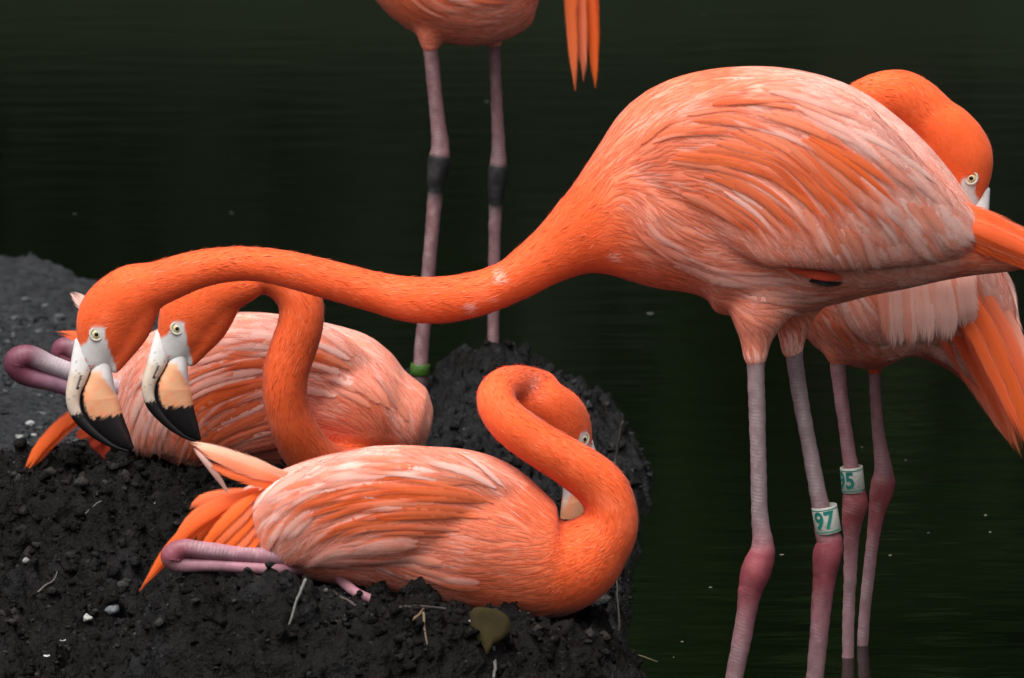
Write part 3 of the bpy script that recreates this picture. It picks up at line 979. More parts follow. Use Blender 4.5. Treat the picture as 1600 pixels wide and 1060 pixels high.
    def bands(self, rows, name='scapular_feather', far=.5, free=.12):
        """rows: x0,y0,x1,y1,count,L px,W px,palette : separate long feathers rooted along a line"""
        m = mpp(self.Y)
        P, L, Wd, keys, N = [], [], [], [], []
        for s in (-1, 1):
            for (x0, y0, x1, y1, cnt, Lp, Wp, key) in rows:
                c = (cnt if key != 'sweep' else int(cnt * .8)) if s < 0 else int(cnt * far)
                for i in range(c):
                    t = (i + rng.uniform(.2, .8)) / max(c, 1)
                    q = W(x0 + (x1 - x0) * t + rng.normal(0, 5), y0 + (y1 - y0) * t + rng.normal(0, 5), self.Y)
                    o_ = Vector((q.x, self.Y + s * .6, q.z)); h = (None,)
                    for _ in range(4):
                        h = self.bvh.ray_cast(o_, Vector((0, -s, 0)))
                        if h[0] is None or (self.neckness(np.array([h[0][:]]))[0][0] < .25 and self.fn[h[2]][1] * s > -.1): break
                        o_ = h[0] + Vector((0, -s * .004, 0))
                    if h[0] is None: continue
                    P.append(tuple(h[0])); N.append(tuple(self.fn[h[2]])); L.append(Lp * m * rng.uniform(.8, 1.2)); Wd.append(Wp * m * rng.uniform(.55, 1.15)); keys.append(key)
        P, N, L, Wd = np.array(P), np.array(N), np.array(L), np.array(Wd)
        n = len(P)
        PP, NN, TT = self.march(P, N, L, 9, jit=.06, free=free)
        c0, c1 = self.pick(P, keys)
        mk = np.array([MEAN[k] for k in keys]); c0 = .12 * mk + .88 * c0; c1 = .10 * mk + .90 * c1
        lift1 = .0022 + .0014 * rng.random(n)
        V, Q, col, uv = self.strips(PP, NN, TT, Wd, c0, c1, rng.uniform(.0010, .0018, n), lift1, tip=2.4, camber=.03, edge=rng.uniform(0, .30, n) * (rng.random(n) < .6))
        LN = self.last_n
        q0 = Q[0].reshape(-1, 4)
        for i in range(n):
            me = fast_mesh(V[i].reshape(-1, 3) - self.b, q0, name)
            set_attr(me, 'fcol', col[i].reshape(-1, 3)); set_attr(me, 'fuv', uv[i].reshape(-1, 3))
            nn = LN[i].reshape(-1, 3); me.normals_split_custom_set_from_vertices((nn / np.linalg.norm(nn, axis=1)[:, None]).tolist())
            add(name, me, M_LONG, self.root)

    def quill(self, name, pts, wpx, c0, c1, normal=(0, -1, .25), tip=5.0, camber=.25, edge=0.0, base=.5, jag=0.0):
        """free-standing feather through (px, py, dy) points"""
        P = catmull(np.array([tuple(W(p[0], p[1], self.Y + p[2])) for p in pts]), 6)
        k = len(P)
        T = np.gradient(P, axis=0); T /= np.linalg.norm(T, axis=1)[:, None]
        nn = np.array(normal, float); nn /= np.linalg.norm(nn)
        N = nn[None] - T * (T @ nn)[:, None]; N /= np.linalg.norm(N, axis=1)[:, None]
        v = np.linspace(0, 1, k)
        prof = (base + (1 - base) * sstep(0, .45, v)) * np.maximum(0.03, 1 - v ** tip) ** .55
        u = np.linspace(-1, 1, 5)
        w = wpx * mpp(self.Y) * prof
        B = np.cross(N, T)
        V = P[:, None] + B[:, None] * (w[:, None] * u[None])[..., None] + N[:, None] * (camber * w[:, None] * (1 - u ** 2)[None])[..., None]
        col = np.asarray(c0)[None, None] * (1 - v[:, None, None]) + np.asarray(c1)[None, None] * v[:, None, None]
        col = np.broadcast_to(col, V.shape).copy()
        e = (np.abs(u) ** 3)[None, :, None] * edge
        col = col * (1 - e) + PALE * e
        uv = np.stack(np.broadcast_arrays(u[None, :], v[:, None], np.full((1, 1), rng.random())), -1)
        i = np.arange(k * 5).reshape(k, 5)
        Q = np.stack([i[:-1, :-1], i[1:, :-1], i[1:, 1:], i[:-1, 1:]], -1).reshape(-1, 4)
        me = fast_mesh(V.reshape(-1, 3) - self.b, Q, name)
        set_attr(me, 'fcol', np.clip(col, 0, 1).reshape(-1, 3)); set_attr(me, 'fuv', uv.reshape(-1, 3))
        return add(name, me, M_QUILL, self.root)

    def make_head(self):
        H = self.head
        L, G, Rr = (catmull(np.array(a, float), 8) for a in (BL, BG, BR))
        def mand(A, B, hw, over):
            c = (A + B) / 2; h = np.linalg.norm(A - B, axis=1) / 2 + over
            w = np.interp(np.linspace(0, 1, len(c)), np.linspace(0, 1, len(hw)), hw)
            rows = [(c[i, 0], 0, c[i, 1], h[i], w[i]) for i in range(len(c))]
            return H.loft(rows, nseg=40, sub=3, power=.86)
        up = mand(L, G, [12, 17, 16, 14.5, 12.5, 9.5, 5], .6)
        lo = mand(G, Rr, [11, 19, 20, 18, 14.5, 10, 5], .3)
        bill = None
        gx = lambda y: np.interp(y, G[:, 1], G[:, 0])
        for nm, (V, F) in (('bill', lo), ('upper_mandible', up)):
            t = H.back(V); x, y = t[:, 0], t[:, 2]
            n1 = vnoise(x * .45, y * .13, seed=12) + .5 * vnoise(x * 1.1, y * .25, seed=13)
            n2 = fbm(x * .12, y * .12, t[:, 1] * .12, oct=3, seed=15)
            if nm == 'bill':
                base = np.array([.78, .40, .22]) * np.ones((len(V), 1)); deep = np.array([.78, .22, .09])
                k = np.clip(.35 + .8 * n2, 0, 1)[:, None] * sstep(560, 620, y)[:, None]
                base = base * (1 - k * .6) + deep * k * .6
                wht = (1 - sstep(578, 590, y - np.maximum(0, x - 156) * 1.7 + 3 * n2))[:, None]
                base = base * (1 - wht) + np.array([.68, .66, .64]) * wht
                d = x - gx(y)
                wid = np.interp(y, [552, 575, 600, 640], [.4, 1.0, 2.4, 6.0])
                blk = np.maximum(sstep(1.0, -1.0, d - wid - 1.2 * n1), sstep(-3, 2, y - 656 + (x - 165) * .09 + 4.5 * n1))
            else:
                base = np.array([.62, .50, .40]) * np.ones((len(V), 1))
                wht = (1 - sstep(570, 600, y))[:, None]
                base = base * (1 - wht) + np.array([.68, .66, .64]) * wht
                spot = sstep(.55, .8, vnoise(x * .35, y * .22, t[:, 1] * .3, seed=18))[:, None] * .6
                base = base * (1 - spot) + np.array([.16, .10, .07]) * spot
                nost = (np.abs(x - np.interp(y, [588, 612], [126, 119])) < 1.8) & (y > 588) & (y < 612)
                base[nost] = (.03, .02, .02)
                d = gx(y) - x
                wid = np.interp(y, [600, 625, 648], [.4, 1.2, 4.0])
                blk = np.maximum(sstep(1, -1, d - wid) * (y > 585), sstep(-3, 2, y - 654 + (x - 108) * .25 + 4 * n1))
            c = base * (1 + .06 * n2[:, None])
            c = c * (1 - blk[:, None]) + np.array([.010, .009, .010]) * blk[:, None]
            me = mesh_of(V - self.b, F, nm); set_attr(me, 'fcol', np.clip(c, .004, 1))
            if nm == 'bill':
                bill = add('bill', me, M_BILL, self.root)
            else:
                add('upper_mandible', me, M_BILL, bill)
        for s in (-1, 1):
            ex, ey, el = T_EYE[0], T_EYE[1], s * 25.0
            ic, fc = ico(3)
            def ball(name, r, lat, mat, par, squash=.7):
                P = H.pt(np.array([ex, lat, ey]) + ic[:, [0, 2, 1]] * np.array([r, r * squash, r]))
                return add(name, fast_mesh(P - self.b, fc, name), mat, par)
            e = ball('eye', 9.0, s * 24.0, M_EYE, self.root)
            ball('pupil', 3.6, s * 29.2, M_PUPIL, e, .45)
            # bare ring of skin
            th = np.linspace(0, 2 * math.pi, 28, endpoint=False)
            cen = np.stack([ex + 9.8 * np.cos(th), np.full(28, s * 26.5), ey + 9.8 * np.sin(th)], -1)
            ph = np.linspace(0, 2 * math.pi, 8, endpoint=False)
            rv = cen[:, None] + 2.4 * (np.cos(ph)[None, :, None] * np.stack([np.cos(th), 0 * th, np.sin(th)], -1)[:, None] + np.sin(ph)[None, :, None] * np.array([0, 1, 0]))
            i = np.arange(28 * 8).reshape(28, 8); i2 = np.roll(i, -1, 0)
            Q = np.stack([i, np.roll(i, -1, 1), np.roll(i2, -1, 1), i2], -1).reshape(-1, 4)
            add('eyelid', fast_mesh(H.pt(rv.reshape(-1, 3)) - self.b, Q, 'eyelid'), M_LID, e)

    def leg(self, rows, cols, scute=1.0, parent=None, name='leg', sub=10):
        """rows (px,py,dy,r px); cols: list of (row index, colour)"""
        Yb = self.Y
        cen = [tuple(W(r[0], r[1], Yb + r[2])) for r in rows]
        m = mpp(Yb); ns = 18
        V, F = loft(cen, [r[3] * m for r in rows], [r[3] * m * .94 for r in rows], nseg=ns, sub=sub)
        D = catmull(np.array(cen), sub)
        ln = np.concatenate([[0], np.cumsum(np.linalg.norm(np.diff(D, axis=0), axis=1))])
        idx = np.arange(len(D)) / sub
        ci = [c[0] for c in cols]; cv = np.array([c[1] for c in cols])
        cc = np.stack([np.interp(idx, ci, cv[:, k]) for k in range(3)], -1)
        sc = np.interp(idx, ci, [c[2] if len(c) > 2 else scute for c in cols])
        pad = lambda a: np.concatenate([a[:1], a[:1], a, a[-1:], a[-1:]])
        lnp, ccp, scp = pad(ln), pad(cc), pad(sc)
        nr = len(lnp)
        ang = np.tile(np.abs(np.linspace(-1, 1, ns, endpoint=False)), nr)
        uv = np.stack([ang, np.repeat(lnp, ns), np.repeat(scp, ns)], -1)
        col = np.repeat(ccp, ns, 0)
        n3 = vnoise(V[:len(col), 0] * 70, V[:len(col), 1] * 70, V[:len(col), 2] * 35, seed=5)[:, None]
        col = col * (1 + .22 * n3)
        uv = np.vstack([uv, [[0, 0, 0], [0, ln[-1], 0]]]); col = np.vstack([col, cc[:1], cc[-1:]])
        V = V + (.0006 * vnoise(V[:, 0] * 120, V[:, 1] * 120, V[:, 2] * 120, seed=6))[:, None] * np.array([1, .3, 0])
        me = mesh_of(V - self.b, F, name); set_attr(me, 'fcol', np.clip(col, .005, 1)); set_attr(me, 'fuv', uv)
        return add(name, me, M_LEG, parent or self.root)

    def foot(self, px, py, dy, col, size=60):
        p = np.array(W(px, py, self.Y + dy)); m = mpp(self.Y)
        parts = []
        for a in (-.5, 0, .5, math.pi):
            L = size * m * (.35 if a == math.pi else 1)
            d = np.array([-math.cos(a), math.sin(a), 0])
            parts.append(loft([p + [0, 0, .004], p + d * L * .5 + [0, 0, .006], p + d * L], [5 * m, 4.5 * m, 2 * m], [6 * m, 5 * m, 2 * m], nseg=8, sub=3, side=(.2, .9, .1)))
        V, F = join(parts)
        me = mesh_of(V - self.b, F, 'foot'); set_attr(me, 'fcol', np.tile(col, (len(V), 1))); set_attr(me, 'fuv', np.zeros((len(V), 3)))
        add('foot', me, M_LEG, self.root)

    def band(self, px, py, dy, rpx, hpx, axis_px, mat, text=None, text_ang=0.0, tpx=24):
        m = mpp(self.Y); c = np.array(W(px, py, self.Y + dy))
        ax = np.array([axis_px[0], 0, -axis_px[1]], float); ax /= np.linalg.norm(ax)      # pointing down the leg
        up = -ax; yv = np.array([0, 1., 0]); xv = np.cross(yv, up); xv /= np.linalg.norm(xv); yv = np.cross(up, xv)
        r, h = rpx * m, hpx * m / 2
        def cyl(r0, r1, z0, z1, n=36):
            pr = [(r0, z0), (r1, z0 + .0006), (r1, z1 - .0006), (r0, z1)] if False else [(r0, z0), (r1 - .0004, z0), (r1, z0 + .0005), (r1, z1 - .0005), (r1 - .0004, z1), (r0, z1)]
            th = np.linspace(0, 2 * math.pi, n, endpoint=False)
            V = np.array([c + xv * a * math.cos(t) + yv * a * math.sin(t) + up * z for a, z in pr for t in th])
            i = np.arange(len(pr) * n).reshape(len(pr), n); i2 = np.roll(i, -1, 0)
            Q = np.stack([i, np.roll(i, -1, 1), np.roll(i2, -1, 1), i2], -1).reshape(-1, 4)
            return V, Q
        V, Q = cyl(r * .86, r, -h, h)
        b = add('leg_band', fast_mesh(V - self.b, Q, 'leg_band'), mat, self.root)
        if text:
            for z in (-h + 4.0 * m, h - 4.0 * m):
                V, Q = cyl(r * .97, r + .0003, z - 1.0 * m, z + 1.0 * m)
                add('ink_line', fast_mesh(V - self.b, Q, 'ink_line'), M_TEAL, b)
            cu = bpy.data.curves.new('num', 'FONT'); cu.body = text; cu.align_x = 'CENTER'; cu.align_y = 'CENTER'
            cu.size = tpx * m * 1.38; cu.offset = tpx * m * .04; cu.extrude = .0; cu.resolution_u = 6
            to = bpy.data.objects.new('num', cu); C.objects.link(to)
            dg = bpy.context.evaluated_depsgraph_get(); dg.update()
            me = bpy.data.meshes.new_from_object(to.evaluated_get(dg))
            bpy.data.objects.remove(to)
            bm = bmesh.new(); bm.from_mesh(me)
            bmesh.ops.triangulate(bm, faces=bm.faces[:]); bmesh.ops.subdivide_edges(bm, edges=bm.edges[:], cuts=2, use_grid_fill=True)
            for v in bm.verts:
                a = text_ang - math.pi / 2 + v.co.x * .86 / r
                q = c + (xv * math.cos(a) + yv * math.sin(a)) * (r + .00045) + up * v.co.y
                v.co = q - self.b
            bm.to_mesh(me); bm.free()
            add('number', me, M_TEAL, b)

LEGP = np.array([.23, .115, .125]); LEGG = np.array([.215, .150, .158]); KNEE = np.array([.25, .052, .066]); MUDC = np.array([.013, .013, .014]); BLADE = np.array([.62, .44, .36])

def sym(rows):
    """wing pads on both sides"""
    return [rows, [(r[0], r[1], -r[2], r[3], r[4]) for r in rows]]

# ---------------------------------------------------------------- A: standing in the water, neck stretched out
YA = 7.70
A_guides = [
    (870, 370, .8, -.6, 26, 8, 'neck'), (930, 300, .6, -.7, 30, 9, 'breast'), (990, 190, .75, -.6, 36, 10, 'mantle'), (1080, 120, 1, -.25, 44, 11, 'mantle'),
    (1180, 104, 1, .05, 50, 12, 'back'), (1280, 125, 1, .35, 55, 13, 'pale'), (1370, 175, 1, .6, 60, 14, 'pale'), (1450, 245, 1, .75, 60, 14, 'pale'), (1500, 290, 1, .75, 50, 13, 'pale'), (1530, 335, 1, .5, 50, 11, 'tail'), (1575, 370, 1, .4, 50, 11, 'tail'),
    (1010, 230, .9, -.25, 40, 10, 'mantle'), (1080, 210, 1, .05, 55, 11, 'scap'), (1160, 200, .95, .35, 60, 12, 'scap'), (1230, 240, .75, .75, 64, 12, 'scap'), (1270, 320, .45, 1, 64, 13, 'scap'),
    (1060, 270, .9, .05, 40, 10, 'mantle'), (1120, 290, .85, .45, 46, 11, 'flank'), (1180, 340, .6, .85, 50, 12, 'scap'), (1240, 390, .4, 1, 50, 12, 'covert'),
    (1330, 260, .7, .75, 60, 15, 'covert'), (1330, 380, .35, 1, 60, 15, 'covert'), (1410, 320, .65, .85, 60, 17, 'pale'), (1400, 410, .4, 1, 55, 17, 'covert'), (1460, 350, .6, .8, 50, 16, 'covert'), (1495, 375, .9, .4, 46, 12, 'tail'),
    (960, 340, .7, .3, 30, 9, 'breast'), (1000, 320, .5, .7, 34, 9, 'flank'), (1040, 370, .9, .45, 40, 10, 'flank'), (1100, 385, 1, .1, 44, 11, 'flank'), (1180, 405, 1, .05, 46, 11, 'flank'),
    (950, 415, .9, .2, 28, 9, 'breast'), (1030, 430, .95, .25, 36, 10, 'breast'), (1110, 445, 1, .1, 42, 10, 'flank'), (1190, 455, 1, -.05, 46, 11, 'flank'), (1260, 450, 1, .15, 46, 11, 'flank'),
    (1130, 500, .8, .6, 36, 10, 'flank'), (1180, 525, .2, 1, 26, 8, 'flank'), (1181, 552, .1, 1, 22, 7, 'pale'), (1240, 505, .4, .9, 28, 8, 'belly'), (1239, 540, .2, 1, 22, 7, 'pale'), (1300, 480, 1, .1, 44, 11, 'belly'), (1390, 450, 1, -.2, 46, 11, 'belly'), (1480, 420, 1, -.15, 46, 11, 'belly'), (1560, 405, 1, 0, 46, 10, 'flank'),
]
A_wing = [(1000, 300, -.050, 40, 20), (1060, 275, -.074, 95, 30), (1150, 262, -.092, 135, 34), (1250, 275, -.100, 150, 35), (1340, 312, -.094, 122, 34), (1430, 345, -.066, 78, 28), (1500, 362, -.036, 42, 20), (1540, 366, -.016, 22, 14)]
A = Bird(YA, 'large flamingo standing in water with its neck stretched out level', (1215, 1125),
    [[(800, 440, 0, 35, 34), (862, 398, 0, 46, 44), (915, 366, 0, 70, 62), (990, 335, 0, 128, 96), (1080, 302, 0, 182, 124), (1180, 301, 0, 198, 132), (1280, 310, 0, 186, 128), (1370, 332, 0, 146, 104), (1450, 360, 0, 98, 72), (1520, 385, 0, 50, 44), (1590, 402, 0, 22, 30)],
     *sym(A_wing),
     [(1200, 430, -.035, 80, 50), (1186, 490, -.04, 48, 40), (1181, 530, -.04, 26, 24), (1180, 562, -.04, 18, 17)],
     [(1255, 430, .035, 70, 50), (1242, 480, .04, 40, 36), (1238, 520, .04, 24, 22), (1238, 550, .04, 17, 16)]],
    [(240, 446, 0, 36, 32), (300, 424, 0, 31, 30), (350, 414, 0, 28, 28), (400, 413, 0, 27, 28), (450, 421, 0, 29, 29), (520, 439, 0, 31, 31), (580, 455, 0, 32, 32), (640, 468, 0, 36, 35), (700, 468, 0, 37, 36), (760, 455, 0, 35, 35), (810, 433, 0, 35, 35), (862, 400, 0, 42, 42), (912, 366, 0, 66, 58)],
    Head((151, 522), YA - .02, 1.0), A_guides, voxel=.0029)
A.worn = [(772, 432, 17), (757, 462, 15), (728, 478, 12), (955, 395, 14)]
A.coverts(8500)
A.down(15000)
A.bands([(1000, 215, 1150, 135, 16, 95, 8, 'mantle'), (1040, 240, 1200, 150, 22, 150, 10, 'sweep'), (1090, 250, 1270, 185, 24, 170, 11, 'sweep'), (1060, 290, 1180, 270, 16, 110, 10, 'sweep'),
         (1200, 130, 1420, 240, 22, 110, 12, 'pale'), (1290, 230, 1420, 330, 20, 120, 14, 'covert'), (1250, 300, 1330, 350, 12, 110, 12, 'covert'), (1400, 290, 1490, 340, 14, 90, 15, 'pale'),
         (985, 335, 1080, 395, 16, 100, 10, 'plume'), (1040, 390, 1160, 430, 18, 130, 11, 'plume'), (1110, 410, 1220, 470, 14, 120, 11, 'plume')])
for i in range(9):
    t = i / 8
    A.quill('tail_feather', [(1455 + 3 * i, 310 + 60 * t, -.030), (1525, 332 + 50 * t, -.044 + .02 * abs(t - .5)), (1600, 368 + 42 * t, -.040 + .02 * abs(t - .5)), (1690, 415 + 34 * t, -.03)], 14, DEEP if i % 2 else NECK, CORAL if i % 3 == 0 else NECK, tip=4)
A.quill('flight_feather', [(1240, 430, -.060), (1278, 441, -.084), (1298, 444, -.082), (1320, 442, -.06)], 6, (.012, .011, .012), (.012, .011, .012), tip=3)
for q in range(4):
    A.quill('flight_feather', [(1200 + 8 * q, 400 + 3 * q, -.07), (1245 + 10 * q, 420 + 3 * q, -.090), (1285 + 12 * q, 432 + q, -.078)], 10, RED * 1.3, RED, tip=4)
cA = [(0, LEGP, .3), (1, LEGG, 1), (4, LEGG, 1), (6, KNEE, .2), (8, KNEE * .8, .2), (10, LEGP, .6), (13, LEGG, .9)]
A.leg([(1180, 540, -.04, 17), (1181, 575, -.04, 14), (1183, 640, -.04, 13.2), (1185, 720, -.04, 12.5), (1187, 800, -.04, 13), (1191, 842, -.04, 16), (1191, 864, -.04, 20.5), (1181, 893, -.04, 24), (1172, 924, -.04, 19), (1167, 955, -.04, 16), (1157, 1010, -.04, 15), (1147, 1060, -.04, 14), (1135, 1130, -.04, 15), (1118, 1230, -.04, 15)], cA)
A.leg([(1238, 525, .04, 16), (1242, 565, .04, 13.5), (1252, 630, .04, 12.5), (1264, 695, .04, 12.3), (1276, 760, .04, 13), (1290, 828, .04, 17), (1296, 848, .04, 21.5), (1292, 872, .04, 23), (1288, 902, .04, 18.5), (1284, 942, .04, 16.5), (1279, 1000, .04, 14.5), (1273, 1060, .04, 14), (1266, 1120, .04, 14), (1258, 1220, .04, 14)], cA)
A.band(1291, 811, .04, 20.5, 43, (7, 41), M_BAND, '97', -.22, 28)

# ---------------------------------------------------------------- B: sitting on the front nest, neck curled over itself
YB = 7.50
B_guides = [
    (930, 860, -.5, .8, 24, 8, 'neck'), (890, 830, -.9, .2, 26, 8, 'breast'), (845, 785, -.9, -.6, 32, 9, 'breast'), (790, 740, -1, -.5, 40, 10, 'back'), (700, 700, -1, -.15, 48, 12, 'back'), (600, 697, -1, .05, 52, 13, 'pale'), (510, 712, -1, .25, 52, 13, 'pale'), (430, 745, -1, .4, 48, 12, 'pale'), (380, 790, -.7, .7, 40, 11, 'covert'),
    (780, 790, -1, -.25, 36, 10, 'mantle'), (700, 745, -1, -.15, 46, 11, 'scap'), (620, 740, -1, .05, 56, 11, 'scap'), (540, 765, -.95, .4, 58, 11, 'scap'), (470, 800, -.75, .75, 56, 12, 'covert'), (410, 830, -.4, 1, 50, 13, 'covert'),
    (700, 790, -1, -.1, 40, 10, 'mantle'), (620, 785, -1, .15, 46, 10, 'scap'), (550, 810, -.8, .6, 50, 10, 'scap'), (500, 840, -.6, .9, 46, 11, 'scap'), (440, 870, -.4, 1, 40, 12, 'covert'),
    (800, 850, -1, 0, 36, 10, 'mantle'), (720, 840, -1, -.1, 40, 10, 'flank'), (640, 838, -1, -.05, 44, 11, 'flank'), (560, 850, -1, .2, 46, 11, 'flank'), (510, 875, -.9, .5, 40, 11, 'flank'),
    (860, 900, -1, .05, 30, 9, 'breast'), (780, 910, -1, -.15, 34, 9, 'breast'), (700, 895, -.95, -.35, 38, 10, 'flank'), (630, 890, -.9, -.45, 42, 11, 'flank'), (570, 890, -.9, -.1, 42, 11, 'flank'),
    (880, 955, -1, .0, 28, 9, 'breast'), (800, 965, -1, -.1, 30, 9, 'breast'), (700, 950, -1, -.3, 36, 10, 'flank'), (600, 915, -1, -.2, 38, 10, 'flank'), (480, 905, -.9, .1, 36, 10, 'belly'),
]
B_wing = [(800, 805, -.035, 40, 16), (750, 792, -.056, 66, 26), (670, 785, -.078, 88, 32), (580, 790, -.086, 92, 32), (500, 808, -.072, 82, 30), (430, 825, -.048, 64, 24), (385, 825, -.026, 40, 16)]
B = Bird(YB, 'flamingo sitting on the front mud nest with its neck curled over itself', (640, 945),
    [[(340, 815, 0, 22, 20), (400, 812, 0, 60, 48), (470, 813, 0, 90, 84), (550, 812, 0, 108, 110), (640, 818, 0, 122, 120), (730, 835, 0, 130, 122), (806, 866, 0, 110, 104), (866, 884, 0, 84, 84), (912, 872, 0, 66, 62), (942, 838, 0, 50, 48)],
     *sym(B_wing)],
    [(846, 611, .115, 34, 34), (815, 602, .085, 32, 32), (789, 603, .045, 30, 31), (774, 620, .01, 31, 31), (785, 648, -.005, 33, 33), (815, 676, -.01, 35, 35), (861, 706, -.01, 36, 36), (908, 735, -.005, 39, 38), (943, 766, 0, 41, 40), (957, 808, 0, 41, 41), (942, 845, 0, 50, 46), (900, 875, 0, 66, 60)],
    Head((911, 686), YB + .105, .97, R(6), True, R(38)), B_guides)
B.worn = [(838, 625, 22)]
B.dirt = W(850, 962, YB).z
B.coverts(8500)
B.down(15000)
B.bands([(790, 745, 640, 700, 18, 110, 9, 'back'), (780, 765, 620, 715, 22, 170, 9, 'sweep'), (760, 790, 600, 740, 22, 170, 9, 'sweep'), (720, 810, 580, 775, 16, 130, 9, 'sweep'), (620, 705, 470, 730, 22, 110, 12, 'pale'),
         (560, 720, 430, 770, 20, 110, 12, 'covert'), (500, 770, 410, 800, 16, 90, 12, 'covert'), (660, 828, 550, 832, 18, 120, 12, 'plume'), (700, 860, 560, 855, 18, 100, 12, 'plume'), (760, 890, 640, 880, 14, 80, 10, 'flank')])
# raised pale wing tip and the orange tail hanging over the folded legs
B.quill('flight_feather', [(480, 745, .01), (430, 737, -.03), (380, 720, -.04), (335, 704, -.045), (297, 692, -.045)], 15, PEACH, np.array([.88, .5, .34]), normal=(.1, -1, .7), tip=3, edge=.5, base=.15)
B.quill('flight_feather', [(480, 757, .01), (430, 748, -.04), (385, 735, -.05), (345, 718, -.055), (308, 702, -.05)], 13, ORANGE, PEACH, normal=(0, -1, .5), tip=3, edge=.3, base=.15)
B.quill('flight_feather', [(480, 770, .01), (430, 760, -.04), (390, 750, -.05), (355, 738, -.055), (320, 722, -.05)], 12, DEEP, ORANGE, normal=(0, -1, .4), tip=3, base=.15)
B.quill('flight_feather', [(355, 768, -.045), (340, 745, -.05), (322, 722, -.052), (302, 700, -.05)], 8, PALE, PALE, normal=(-.6, -1, .2), tip=3, edge=.8)
tails = [((390, 770), (330, 800), (270, 850), (218, 924), 13, NECK, DEEP), ((385, 785), (325, 815), (272, 862), (228, 912), 12, DEEP, DEEP), ((388, 775), (335, 790), (300, 810), (268, 850), 13, DEEP, ORANGE),
         ((390, 790), (350, 805), (322, 828), (305, 860), 13, NECK, DEEP), ((395, 795), (365, 815), (345, 838), (325, 858), 12, NECK, DEEP), ((400, 770), (345, 775), (315, 782), (296, 798), 13, ORANGE, ORANGE), ((395, 780), (350, 786), (320, 795), (300, 815), 12, ORANGE, PEACH)]
for i, (a, b_, c_, d_, w_, k0, k1) in enumerate(tails):
    B.quill('tail_feather', [(a[0] + 25, a[1] - 8, -.01), (*a, -.028 + .004 * i), (*b_, -.035 + .006 * i), (*c_, -.03 + .006 * i), (*d_, -.025 + .006 * i)], w_, k0, k1, normal=(-.2, -1, .4), tip=3.5, base=.15)
for i in range(5):
    B.quill('tail_feather', [(420 + 3 * i, 760 + 12 * i, -.03), (378 + 5 * i, 790 + 13 * i, -.055), (340 + 10 * i, 828 + 10 * i, -.066), (312 + 14 * i, 862 + 5 * i, -.064)], 14, CORAL if i % 2 else DEEP, DEEP, normal=(-.2, -1, .2), tip=2.5, base=.1)
LB = np.array([.30, .135, .165]); KB = np.array([.22, .055, .075])
cB = [(0, LB, 1), (2, LB, 1), (3, KB, .2), (4, KB, .2), (5, LB, .5), (7, LB, .5)]
B.leg([(470, 874, -.045, 12), (400, 868, -.06, 13), (320, 860, -.07, 13.5), (286, 857, -.072, 15), (270, 870, -.07, 19), (284, 882, -.07, 13), (340, 884, -.07, 9.5), (430, 890, -.06, 9.5), (500, 885, -.01, 11)], cB)
B.leg([(470, 868, .02, 12), (400, 858, .02, 12), (360, 850, .02, 12), (335, 848, .02, 15), (325, 860, .02, 15), (340, 872, .02, 13), (390, 876, .02, 12), (430, 880, .02, 12), (480, 890, .02, 12)], cB)
B.leg([(530, 905, -.05, 8), (556, 926, -.088, 8), (578, 936, -.094, 7.5), (600, 947, -.094, 5), (622, 962, -.09, 2.5)], [(0, LB, .3), (4, LB * .8, .3)], name='foot')

# ---------------------------------------------------------------- C: sitting on the rear nest, neck arched forward
YC = 8.36
C_guides = [
    (600, 560, -.7, -.7, 40, 11, 'back'), (540, 520, -1, -.5, 48, 12, 'pale'), (460, 495, -1, -.15, 52, 13, 'pale'), (380, 490, -1, .1, 52, 13, 'pale'), (300, 505, -1, .35, 50, 13, 'back'), (230, 545, -.8, .7, 46, 12, 'covert'), (180, 600, -.6, .8, 40, 11, 'covert'),
    (640, 640, -.5, -.8, 34, 10, 'back'), (600, 640, -.7, -.6, 40, 11, 'mantle'), (540, 580, -.95, -.4, 46, 11, 'back'), (540, 650, -.9, -.35, 42, 11, 'flank'), (480, 560, -1, -.1, 52, 11, 'scap'), (420, 530, -1, .05, 56, 11, 'scap'),
    (350, 545, -.95, .3, 60, 12, 'scap'), (300, 580, -.8, .6, 60, 12, 'scap'), (250, 600, -.6, .85, 58, 12, 'covert'), (330, 620, -.75, .7, 56, 12, 'scap'), (400, 600, -.9, .4, 52, 11, 'scap'), (290, 660, -.4, 1, 52, 12, 'scap'), (230, 660, -.35, 1, 50, 12, 'covert'), (215, 715, -.2, 1, 44, 11, 'covert'),
    (360, 680, -.7, .6, 48, 11, 'scap'), (440, 680, -1, .1, 46, 11, 'flank'), (400, 705, -1, .25, 46, 11, 'flank'), (500, 700, -1, -.1, 40, 10, 'flank'), (600, 700, -.9, -.3, 36, 10, 'flank'), (300, 730, -.4, .9, 40, 11, 'covert'), (500, 740, -1, 0, 40, 10, 'flank'),
]
C_wing = [(560, 610, -.050, 60, 22), (490, 600, -.080, 95, 32), (410, 600, -.100, 108, 34), (330, 612, -.100, 108, 34), (265, 630, -.078, 96, 30), (210, 645, -.046, 66, 24), (175, 640, -.02, 40, 16)]
